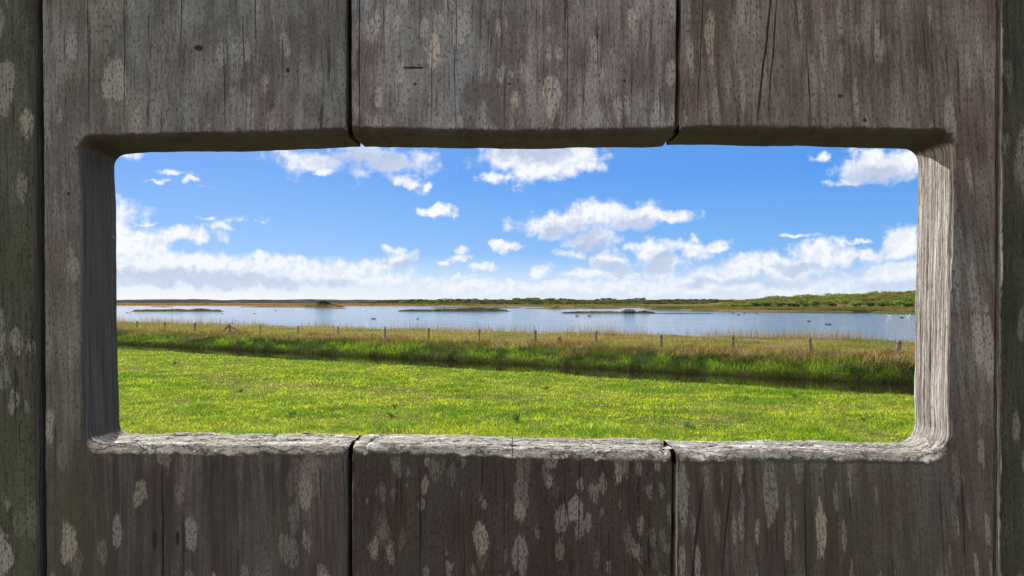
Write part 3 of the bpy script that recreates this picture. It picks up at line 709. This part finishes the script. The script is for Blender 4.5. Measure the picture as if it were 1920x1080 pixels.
def flower(px, py):
    Y = EYE*F/(py-HOR); x0, y0, _ = at(px, Y); z0 = float(gz(x0, y0)); mb = MB()
    n = 14; V = [(0, 0, .0)]
    for k in range(n): a = k/n*6.283; rr = .024*(1 if k % 2 else .8); V.append((rr*math.cos(a), rr*math.sin(a), .009))
    e = empty('dandelion', (x0, y0, z0), 'yellow dandelion flower low in the grass', 'flower', 'dandelions in the meadow')
    mb.add(np.array(V)+(0, 0, .10), [(0, 1+k, 1+(k+1) % n) for k in range(n)]); mb.tube((0, 0, .095), (0, 0, .104), .010, .016, 8); mb.build('petals', M_YEL, e)
    mb = MB(); mb.tube((0, 0, 0), (0, 0, .098), .003, .0025, 6); mb.build('stem', M_STEM, e)
M_YEL = plain_mat('dandelion_yellow', (.80, .42, .02), .7, 300, .1, 0); M_STEM = plain_mat('flower_stem', (.12, .17, .05), .7, 200, .1, 0)
for p in ((540, 764), (604, 780), (592, 703), (613, 712), (642, 796), (330, 757), (1355, 700), (1400, 770), (700, 745), (1130, 715), (1572, 722), (860, 735)): flower(*p)
# tall dry seed stalks close to the slot on the left
def stalks(label, px, Y, n, hh, sp, name='seed_stalks'):
    x0, y0, _ = at(px, Y); x = rng.normal(0, sp, n); y = rng.normal(0, sp, n); H = hh*rng.uniform(.6, 1.05, n)
    col = np.tile(np.array((.20, .18, .08)), (n, 1))*rng.uniform(.6, 1.2, n)[:, None]
    V, T, C = blades(x, y, np.zeros(n), H, np.full(n, .006), rng.uniform(0, 6.28, n), rng.uniform(.02, .3, n), col)
    o = fast_mesh(name, V, T, C, M_DRY); o.location = (x0, y0, float(gz(x0, y0))-.01); tag(o, label, 'grass stalks', 'tall grass stalks in the meadow')
stalks('tall thin seed stalks in the meadow beside the left jamb of the slot', 262, 10.2, 26, .60, .14)
stalks('leaning dry stalks in the lower left corner of the meadow', 300, 9.8, 16, .55, .12)
stalks('single loose tuft of stalks at the lower left of the meadow', 430, 11.5, 8, .35, .06)
# ---------------------------------------------------------------- wire fence
M_POST = plain_mat('post_wood', (.14, .12, .09), .9, 60, .5, .004); M_WIRE = plain_mat('old_wire', (.20, .17, .15), .6, 40, .2, 0, .6)
FA, FB = np.array((-24.2, 47.8)), np.array((12.2, 23.2))
def fence_at(px):                 # where the sight line of a column meets the fence line
    t = (px-960)/F; d = FB-FA; k = (t*FA[1]-FA[0])/(d[0]-t*d[1]); return FA+d*k
fence = empty('wire_fence', (*fence_at(1004), 0), 'old wire fence on weathered round posts running through dead grass beyond the ditch', 'fence')
def rel(p): return (p[0]-fence.location[0], p[1]-fence.location[1], p[2])
tops = []
for (px, top, r, lx, ly) in ((150, 599, .05, .02, .0), (205, 600, .05, -.01, .0), (257, 602, .055, .01, 0), (309, 604, .06, -.01, .02), (366, 605, .07, .01, .02), (431, 606.5, .06, 0, 0), (488, 609, .045, .0, .0),
        (559, 611.5, .045, .01, 0), (634, 612.5, .045, -.01, 0), (722, 614, .055, .01, 0), (804, 615.5, .055, -.01, 0), (899, 617.5, .045, .01, 0), (1004, 619.5, .07, .02, 0), (1118, 621, .058, .0, 0),
        (1240, 628, .060, -.01, .0), (1375, 629, .060, .01, 0), (1519, 633, .062, -.05, 0), (1687, 639, .075, .06, 0), (1870, 645, .06, .02, 0)):
    x, y = fence_at(px); z0 = float(gz(x, y))-.15; z1 = EYE-(top-HOR)/F*y; mb = MB()
    zs = np.linspace(z0, z1, 7)
    for k in range(6):
        f0, f1 = k/6, (k+1)/6; j = lambda f: 1+.10*math.sin(7*f+px)
        mb.tube(rel((x-lx*(1-f0), y-ly*(1-f0), zs[k])), rel((x-lx*(1-f1), y-ly*(1-f1), zs[k+1])), r*.85*j(f0), r*.85*j(f1), 10, cap=(k == 5))
    mb.tube(rel((x, y, z1)), rel((x, y, z1+.02)), r*.82, r*.65, 10)
    mb.build('post', M_POST, fence); tops.append((x, y, z1))
for dx, side in ((-1.05, 'l'), (1.05, 'r')):
    x, y = fence_at(431); z1 = EYE-(607.5-HOR)/F*y-.04; d = (FB-FA)/np.linalg.norm(FB-FA)*(dx*.68)
    e = (x+d[0], y+d[1]); mb = MB(); mb.tube(rel((e[0], e[1], float(gz(*e))+.02)), rel((x, y, z1)), .065, .055, 10); mb.build('brace', M_POST, fence)
for dzt in (.06, .26, .46):
    mb = MB()
    for a, b in zip(tops[:-1], tops[1:]):
        prev = None
        for k in range(5):
            f = k/4; p = [a[i]+(b[i]-a[i])*f for i in range(3)]; p[2] -= dzt+.03*math.sin(math.pi*f)
            if prev: mb.tube(rel(prev), rel(p), .0022, .0022, 4, cap=False)
            prev = p
    mb.build('wire', M_WIRE, fence)
# a broken grey stump behind the fence
x, y, _ = at(1048, 36); mb = MB()
for k in range(4): mb.tube((0, 0, k*.07-.1), (0, 0, k*.07-.03), .14-.012*k, .135-.012*k, 11, cap=(k == 3))
mb.tube((.03, 0, .15), (.05, 0, .24), .07, .03, 7)
o = mb.build('tree_stump', M_POST); o.location = (x, y, float(gz(x, y))+.05); tag(o, 'small weathered grey stump in the rough grass behind the fence', 'stump')
# fallen straw hanging over the bank near the right
def straw(label, px, s_, n, spread, L):
    t = (px-960)/F; y0 = s_/(.523*t+.852); x0 = t*y0
    x = rng.normal(0, spread, n); y = rng.normal(0, spread*.5, n); col = np.tile(np.array((.36, .30, .19)), (n, 1))*rng.uniform(.55, 1.15, n)[:, None]
    V, T, C = blades(x, y, rng.uniform(0, .12, n), rng.uniform(.5, 1, n)*L, np.full(n, .011), rng.uniform(3.4, 6.0, n), rng.uniform(.5, 1.7, n), col)
    o = fast_mesh('straw_heap', V, T, C, M_DRY); o.location = (x0, y0, float(gz(x0, y0))); tag(o, label, 'dry straw', 'fallen straw on the ditch bank')
straw('tangle of pale fallen reed straw on the bank below the rightmost fence post', 1675, 22.6, 110, .45, .75)
straw('pale fallen straw on the bank right of the middle fence post', 1290, 22.8, 70, .5, .5)
straw('pale straw tangle on the bank below the middle of the fence', 960, 22.6, 70, .5, .5)
straw('few bleached stalks lying over the ditch bank at the left', 540, 22.4, 40, .6, .6)
straw('loose brown straw on the bank below the tall post at the right', 1420, 23.0, 90, .5, .6)

# ---------------------------------------------------------------- islands, hills, scrub
def island(label, px0, px1, Y, w, hgt, cols, seed, tuft=0.0, peak=None):
    """long low island between two columns at depth Y"""
    x0, x1 = (px0-960)/F*Y, (px1-960)/F*Y; w *= .6; hgt *= .7; cx = (x0+x1)/2; a = (x1-x0)/2; nu, nv = 160, 22
    u = np.linspace(-1, 1, nu)[:, None]*np.ones((1, nv)); v = np.linspace(-1, 1, nv)[None, :]*np.ones((nu, 1))
    hw = w*(np.clip(1-np.abs(u)**2.2, 0, 1)**.5)*(.55+.9*fbm(u*a*.09+seed, 0*u, oct=3, seed=seed))
    X = u*a; Yv = v*hw+(fbm(u*a*.05, 0*u, oct=2, seed=seed+3)-.5)*w
    H = hgt*np.clip(1-np.abs(u)**3, 0, 1)**.6*np.clip(1-v**2, 0, 1)**.6*(.35+1.1*fbm(X*.35, Yv*.5, oct=4, seed=seed+1))
    if peak:
        for (pp, pw, ph) in peak: H = H+ph*np.exp(-((X+cx-(pp-960)/F*Y)/(pw/F*Y))**2)*np.clip(1-v**2, 0, 1)*(.6+.8*fbm(X*.5, Yv*.5, oct=3, seed=seed+6))
    n = fbm(X*.15, Yv*.3, oct=4, seed=seed+2)[..., None]
    col = lerp(np.array(cols[0]), np.array(cols[1]), sstep(n, .38, .62)); col = lerp(np.array((.055, .045, .032)), col, sstep(H, .0, .22)[..., None])
    mb = MB(); mb.grid(np.stack([X, Yv, H-.06], -1), col)
    o = mb.build('island', M_HILL); o.location = (cx, Y, WL); tag(o, kind='structure')
    m = int(2600*a*2/60); k1 = rng.integers(8, nu-8, m); k2 = rng.integers(4, nv-4, m)
    ISL.append((X[k1, k2]+cx, Yv[k1, k2]+Y, H[k1, k2]+WL-.08, col[k1, k2]*rng.uniform(.6, 1.3, m)[:, None], np.clip(H[k1, k2], .05, 1)*.35+.12+tuft*rng.random(m), Y))
ISL = []
GRN, OLV, TAN, RUST, DRK = (.095, .115, .045), (.13, .115, .055), (.22, .17, .10), (.17, .10, .055), (.075, .065, .04)
island('', 243, 422, 186, 3.0, .75, (GRN, OLV), 1, .15)
island('', 280, 326, 345, 4, .35, (TAN, OLV), 2)
island('', 440, 652, 340, 9, .55, (OLV, TAN), 3, .1, [(606, 26, 1.6)])
island('', 586, 650, 262, 4, .30, (TAN, TAN), 4)
island('', 738, 962, 190, 3.0, .60, (GRN, DRK), 5, .1, [(905, 35, .35)])
island('', 800, 985, 285, 5, .55, (OLV, RUST), 6)
island('', 975, 1172, 262, 5, .55, (OLV, TAN), 7, .0, [(1040, 14, .6)])
island('', 1046, 1236, 158, 2.2, .45, (DRK, OLV), 8, .1, [(1178, 8, .45), (1210, 10, .2)])
island('', 1200, 1345, 150, 1.0, .12, (DRK, DRK), 9)
island('', 1040, 1200, 300, 6, .40, (TAN, OLV), 10)
P = []
for (x, y, z, c, hh, Y) in ISL:
    n = len(x); P.append(blades(x, y, z, hh, np.full(n, .0011*Y), rng.uniform(0, 6.28, n), rng.uniform(.1, .8, n), c))
# rough vegetation along the far shores
n = 60000; px = rng.uniform(-200, 2100, n); px[:38000] = rng.uniform(1150, 2100, 38000); Yv = shoreY(px)*(1+rng.random(n)**1.6*.45)
x = (px-960)/F*Yv; k = lake_mask(x, Yv) < .2; x, Yv, px = x[k], Yv[k], px[k]; n = len(x)
u = fbm(x*.06, Yv*.1, oct=4, seed=71)
c = lerp(np.array((.17, .13, .06)), np.array((.085, .095, .035)), sstep(u, .42, .58)[:, None]); c = lerp(c, np.array((.23, .115, .055)), (sstep(px, 900, 500)*.8)[:, None])
c *= rng.uniform(.55, 1.3, n)[:, None]
P.append(blades(x, Yv, gz(x, Yv)-.05, .25+.45*rng.random(n)*(.4+u)+.5*(px < 900), .0012*Yv, rng.uniform(0, 6.28, n), rng.uniform(.1, .8, n), c))
V, T, C = join(P); tag(fast_mesh('shore_vegetation', V, T, C, M_DRY), 'low rough vegetation covering the lake islands and the far shores', 'vegetation', kind='stuff')

def ridge(Yc, depth, knots, cols, seed, amp, name='hills', hz=.012):
    """a range of low hills whose crest follows the given columns / rows, real depth and volume"""
    kx, ky = zip(*knots); nu, nv = 700, 40
    px = np.linspace(kx[0], kx[-1], nu)[:, None]*np.ones((1, nv)); v = np.linspace(-1, 1, nv)[None, :]*np.ones((nu, 1))
    top = EYE+(HOR-np.interp(px, kx, ky))/F*Yc
    X = (px-960)/F*Yc; Yv = Yc+v*depth
    H = np.maximum(0, top)*np.clip(1-np.abs(v)**2.2, 0, 1)**.8
    H = H*(1-.25*np.abs(v)*fbm(X*hz, Yv*hz*2, oct=4, seed=seed))+amp*(fbm(X*hz*6, Yv*hz*6, oct=4, seed=seed+1)-.5)*np.clip(1-v**2, 0, 1)
    n = fbm(X*hz*1.5, Yv*hz*1.5, oct=5, seed=seed+2)[..., None]; n2 = fbm(X*hz*5, Yv*hz*5, oct=4, seed=seed+3)[..., None]
    col = lerp(np.array(cols[0]), np.array(cols[1]), sstep(n, .38, .6)); col = lerp(col, np.array(cols[2]), sstep(n2, .56, .68))
    mb = MB(); mb.grid(np.stack([X, Yv, H-.2], -1), col); tag(mb.build(name, M_HILL), kind='structure')
    return lambda x_, y_: np.interp(x_/Yc*F+960, kx, top[:, 0])*1.0
def crest(Yc, knots):
    kx, ky = zip(*knots); return lambda px: EYE+(HOR-np.interp(px, kx, ky))/F*Yc
DUNE = [(-300, 563), (225, 563), (250, 561.5), (262, 563), (300, 561.5), (330, 561), (350, 562), (375, 561), (400, 562.5), (440, 563), (480, 561.5), (520, 562.5), (580, 561), (600, 561), (640, 562.5), (680, 562), (720, 562.3), (760, 561.5), (800, 562.3), (900, 562), (2400, 562)]
ridge(1500, 260, DUNE, ((.045, .055, .058), (.032, .040, .040), (.075, .085, .09)), 61, 2.5, hz=.008)
MID = [(560, 568.5), (660, 567), (740, 565.5), (800, 563), (840, 562), (880, 563), (900, 561.5), (930, 564), (955, 562), (1000, 561), (1050, 562), (1080, 564), (1110, 563.5), (1140, 561.5), (1165, 563.5), (1200, 561.5), (1230, 564), (1280, 563.5), (1320, 563), (1380, 565), (1500, 563), (2200, 562)]
ridge(760, 120, MID, ((.030, .034, .022), (.042, .045, .024), (.07, .085, .03)), 62, 1.6, hz=.015)
HIL = [(1330, 573), (1370, 568), (1400, 564), (1430, 562), (1470, 559.5), (1520, 558), (1560, 557.5), (1590, 554), (1640, 552), (1700, 551), (1760, 549), (1900, 546), (2300, 544)]
ridge(330, 78, HIL, ((.06, .08, .025), (.10, .10, .035), (.13, .09, .045)), 63, .6, hz=.03)
hill_top = crest(330, HIL)
def hill_z(x, y): px = x/330*F+960; v = (y-330)/78; return np.maximum(0, hill_top(px))*np.clip(1-np.abs(v)**2.2, 0, 1)**.8
def crown(cx, cy, cz, r, h, n, col, leaf):
    """leaf clumps over the shell and the inside of a low domed crown"""
    nl = 9; la = rng.uniform(0, 6.28, nl); lr = r*rng.uniform(.2, .62, nl); lz = h*rng.uniform(.3, .75, nl); lrad = r*rng.uniform(.32, .5, nl)
    w = rng.integers(0, nl, n); d = rng.normal(0, 1, (n, 3)); d /= np.linalg.norm(d, axis=1)[:, None]; d[:, 2] = np.abs(d[:, 2])*1.0-.25
    P = np.stack([np.cos(la[w])*lr[w], np.sin(la[w])*lr[w], lz[w]], 1)+d*(lrad[w]*rng.uniform(.6, 1.05, n))[:, None]*np.array((1, 1, .85*h/r*1.1))
    P += (cx, cy, cz); P[:, 2] = np.maximum(P[:, 2], cz+.05)
    a = rng.normal(0, 1, (n, 3)); a /= np.linalg.norm(a, axis=1)[:, None]; b = np.cross(a, rng.normal(0, 1, (n, 3))); b /= np.linalg.norm(b, axis=1)[:, None]
    s = (leaf*rng.uniform(.6, 1.3, n))[:, None]
    V = np.stack([P-a*s, P+a*s, P+b*s*1.1, P-b*s*1.1], 1).reshape(-1, 3); i = (np.arange(n)*4)[:, None]
    T = np.concatenate([i+[0, 2, 1], i+[0, 1, 3]], 0); lobe = rng.uniform(.7, 1.3, nl)[w]
    C = np.repeat(np.array(col)*(lobe*rng.uniform(.75, 1.25, n))[:, None], 4, 0)
    return V, T, C
P = []
N = 620
for k in range(N):
    px = 1350+(rng.random()**.8)*760; yy = 262+rng.random()*95; x = (px-960)/F*330; x = x*(yy/330)*1.0
    z = float(hill_z(np.array(x), np.array(yy))); t = float(fbm(x*.03, yy*.03, oct=3, seed=91))
    hgt = rng.uniform(1.2, 2.3)*(.45 if yy > 318 else 1)*(.6 if px < 1420 else 1)
    base = [(.12, .17, .035), (.18, .20, .04), (.20, .16, .055), (.15, .13, .06), (.10, .14, .04)][int(t*9.0+rng.random()*1.6) % 5]
    P.append(crown(x, yy, z-.2, rng.uniform(2.2, 3.8), hgt, 190, base, .17))
V, T, C = join(P); tag(fast_mesh('scrub_wood', V, T, C, M_BUSH), 'dense brown and green scrub covering the low hill on the right', 'scrub', kind='stuff')
# mid-distance scrub on the long dark hills
P = []
for k in range(520):
    px = rng.uniform(700, 2000); yy = rng.uniform(560, 760); x = (px-960)/F*yy; kx, ky = zip(*MID); top = EYE+(HOR-np.interp(px, kx, ky))/F*760
    v = (yy-760)/120; z = max(0, top)*max(0, 1-abs(v)**2.2)**.8 if abs(v) < 1 else 0.1
    base = [(.04, .05, .025), (.055, .065, .028), (.09, .11, .03), (.07, .06, .035)][rng.integers(0, 4)]
    P.append(crown(x, yy, z-.2, rng.uniform(3, 6), rng.uniform(1.2, 2.0), 46, base, .55))
V, T, C = join(P); tag(fast_mesh('distant_scrub', V, T, C, M_BUSH), 'dark low scrub on the long hills behind the lake', 'scrub', kind='stuff')
# rounded bushes at the foot of the hill, each on its own
M_BARK = plain_mat('bush_bark', (.07, .055, .04), .9, 10, .3, 0)
def bush(label, px, Y, r, h, col):
    x, y, _ = at(px, Y); z = float(gz(x, y)); e = empty('bush', (x, y, z), label, 'bush', 'rounded bushes at the foot of the scrub hill')
    V, T, C = crown(0, 0, 0, r, h, 900, col, .13+.03*r/2); o = fast_mesh('foliage', V, T, C, M_BUSH); o.parent = e
    mb = MB()
    for k in range(6):
        a = k*1.05; mb.tube((.1*math.cos(a), .1*math.sin(a), -.1), (r*.45*math.cos(a), r*.45*math.sin(a), h*.6), .08, .03, 6)
    mb.build('branches', M_BARK, e)
G1, G2, G3, G4 = (.13, .22, .05), (.10, .16, .05), (.18, .23, .045), (.07, .115, .042)
BU = [(1352, 252, 2.2, 1.0, G3, 'low yellow green bush at the left tip of the scrub hill'),
 (1376, 250, 2.4, 1.2, G3, 'second low yellow green bush from the left tip of the hill'),
 (1398, 248, 2.4, 1.3, G1, 'third bush from the left tip of the hill'),
 (1418, 246, 2.3, 1.7, G4, 'dark green bush where the hill begins to rise'),
 (1437, 246, 2.5, 1.9, G4, 'dark bush just right of where the hill begins to rise'),
 (1462, 246, 2.6, 1.7, G2, 'dull green bush left of the middle of the hill foot'),
 (1486, 246, 2.4, 1.6, G4, 'dark low bush left of the middle of the hill foot'),
 (1510, 246, 2.7, 2.0, G2, 'medium green bush near the middle of the hill foot'),
 (1533, 245, 2.6, 2.3, G1, 'tall fresh green bush at the middle of the hill foot'),
 (1560, 244, 2.6, 2.0, G2, 'grey green bush above the small water inlet'),
 (1585, 250, 2.8, 2.9, G3, 'tall yellow green bush in the steepest part of the hill'),
 (1606, 243, 3.1, 2.0, G1, 'wide pale green bush right of the inlet'),
 (1632, 244, 2.3, 2.1, G2, 'round pale green bush right of the wide one'),
 (1655, 246, 2.6, 1.8, G4, 'dark bush at the foot of the right part of the hill'),
 (1676, 243, 3.0, 2.3, G1, 'broad pale green bush near the right jamb'),
 (1700, 240, 2.8, 1.9, G2, 'dull green bush beside the right jamb')]
for (px, Y, r, hh, c, l) in BU: bush(l, px, Y, r, hh, c)
for k, (px, Y, r, hh, c, l) in enumerate([(607, 338, 4.2, 1.5, (.03, .06, .025), 'dark green thicket on the brown mound island at the left'), (388, 500, 4, 1.1, G4, 'small dark bush on the far brown shore at the left')]):
    bush(l, px, Y, r, hh, c); bpy.data.objects['bush' if len(BU) < 0 else COL.objects[-3].name]; 
    e = [o for o in COL.objects if o.get('label') == l][0]; del e['group']
    if k == 0: e.location.z = WL+1.5
# stones on the nearest island
M_STONE = plain_mat('grey_stone', (.14, .13, .12), .9, 3, .4, .03)
for (px, r, l) in ((1174, .55, 'left one of the grey boulders on the low island'), (1180, .7, 'largest grey boulder on the low island'), (1187, .45, 'small grey boulder right of the largest on the low island')):
    x, y, _ = at(px, 157); mb = MB(); th, ph = np.meshgrid(np.linspace(0, np.pi, 12), np.linspace(0, 2*np.pi, 17)[:-1], indexing='ij')
    d = np.stack([np.sin(th)*np.cos(ph), np.sin(th)*np.sin(ph), np.cos(th)], -1); q = r*(.75+.5*fbm(d[..., 0]*2+px, d[..., 1]*2, d[..., 2]*2, oct=3, seed=9))
    mb.grid(d*q[..., None]*np.array((1, .8, .75)), wrap=True); o = mb.build('boulder', M_STONE); o.location = (x, y, WL+.45); tag(o, l, 'boulder', 'boulders on the low island')

# ---------------------------------------------------------------- water birds
M_DUCK = plain_mat('dark_plumage', (.030, .026, .024), .6, 30, .4, .002); M_WHITE = plain_mat('white_plumage', (.75, .75, .73), .6, 30, .05, .002)
M_BILL = plain_mat('bill', (.35, .16, .03), .5, 30, .1, 0); M_DBILL = plain_mat('dark_bill', (.10, .10, .09), .5, 30, .1, 0)
def bird(name, label, px, py, L, white, flip, neck, group):
    Y = (EYE-WL)*F/(py-HOR); x, y, _ = at(px, Y)
    e = empty(name, (x, y, WL), label, {'swan': 'swan', 'duck': 'duck', 'gull': 'gull'}[name], group); e.rotation_euler.z = rad(180 if flip else 0)+rng.uniform(-.4, .4)
    mb = MB(); n = 14; m = 10; sec = [(-.55, .02, .20), (-.42, .07, .15), (-.25, .15, .11), (0, .20, .10), (.22, .17, .10), (.36, .10, .14), (.42, .065, .20), (.44, .055, .20+neck*.5), (.46, .052, .20+neck), (.53, .062, .235+neck), (.60, .045, .23+neck), (.64, .01, .22+neck)]
    V = np.zeros((len(sec), m, 3)); t = np.linspace(0, 2*np.pi, m, endpoint=False)
    for i, (sx, r, z) in enumerate(sec):
        vert = i in (7, 8)
        V[i] = np.stack([sx+(np.sin(t)*r if vert else 0*t), np.cos(t)*r*(1 if not i in (2, 3, 4) else 1.05), z+(0*t if vert else np.sin(t)*r*.8)], 1)*L
    mb.grid(V, wrap=True); mb.build('body', M_WHITE if white else M_DUCK, e)
    mb = MB(); mb.tube((.62*L, 0, (.222+neck)*L), (.72*L, 0, (.205+neck)*L), .022*L, .010*L, 6); mb.build('bill', M_BILL if white else M_DBILL, e)
DK = 'dark ducks swimming on the lake'; WB = 'white birds on the lake'
for a in [('duck', 'dark duck swimming at the far left of the lake below the island', 238, 586, .62, 0, 0, .16, DK), ('duck', 'smaller dark duck just right of the one at the far left', 244, 587, .5, 0, 1, .10, DK),
 ('duck', 'dark duck off the right end of the left island', 417, 588, .5, 0, 0, .1, DK), ('duck', 'tiny dark duck between the left island and the mound', 477, 588, .5, 0, 1, .1, DK), ('duck', 'distant dark duck below the thin dark spit', 517, 582, .6, 0, 1, .1, DK),
 ('duck', 'left duck of the pair in front of the tall fringe', 698.5, 598, .5, 0, 1, .08, DK), ('duck', 'right duck of the pair in front of the tall fringe', 702.5, 598, .5, 0, 0, .08, DK), ('duck', 'single dark duck right of the swimming pair', 783, 598, .42, 0, 0, .10, DK),
 ('duck', 'dark duck just below the left tail of the middle green island', 903, 585.5, .5, 0, 0, .1, DK), ('duck', 'low dark duck below the long island right of the middle', 1082, 593, .60, 0, 0, .04, DK), ('duck', 'dark duck with raised head below the long island', 1105, 593, .66, 0, 0, .16, DK),
 ('duck', 'leftmost duck of the four before the right shore', 1374, 587.5, .6, 0, 0, .14, DK), ('duck', 'nearest duck of the four before the right shore', 1385, 590.5, .55, 0, 1, .08, DK), ('duck', 'third duck of the four before the right shore', 1396, 587.5, .6, 0, 0, .08, DK), ('duck', 'rightmost duck of the four before the right shore', 1419, 588.5, .6, 0, 1, .08, DK),
 ('duck', 'small dark duck alone on the open water at the right', 1517, 603, .5, 0, 0, .08, DK), ('duck', 'left duck of the near pair on the open water at the right', 1549.5, 608.5, .40, 0, 1, .08, DK), ('duck', 'right duck of the near pair on the open water at the right', 1555.5, 609, .44, 0, 0, .12, DK),
 ('duck', 'dark duck between the two white swans', 1691, 596, .65, 0, 0, .12, DK),
 ('swan', 'white swan left of the dark duck near the right jamb', 1667, 594, .85, 1, 1, .30, WB), ('swan', 'white swan right of the dark duck near the right jamb', 1702, 594.5, .75, 1, 0, .30, WB), ('gull', 'small white gull on the water right of the mound island', 684, 581.5, .8, 1, 0, .10, WB)]:
    bird(*a)
# ---------------------------------------------------------------- spider threads across the slot
M_SILK = plain_mat('spider_silk', (.8, .8, .8), .3, 10, .05, 0)
def thread(label, pts):
    mb = MB()
    for a, b in zip(pts[:-1], pts[1:]): mb.tube(a, b, .00004, .00004, 4, cap=False)
    tag(mb.build('spider_thread', M_SILK), label, 'spider thread', 'spider threads in the slot')
def sp(px, py, Y): return ((px-960)/F*Y, Y, EYE-(py-HOR)/F*Y)
thread('fine slanting spider thread in the upper part of the slot', [sp(755, 335, .412), sp(800, 325, .411), sp(860, 313, .410)])
thread('short fine spider thread near the upper left of the slot', [sp(370, 348, .412), sp(412, 354, .412)])
thread('tiny pale thread stuck to the left jamb', [sp(210, 442, .408), sp(219, 449, .410), sp(229, 458, .417)])
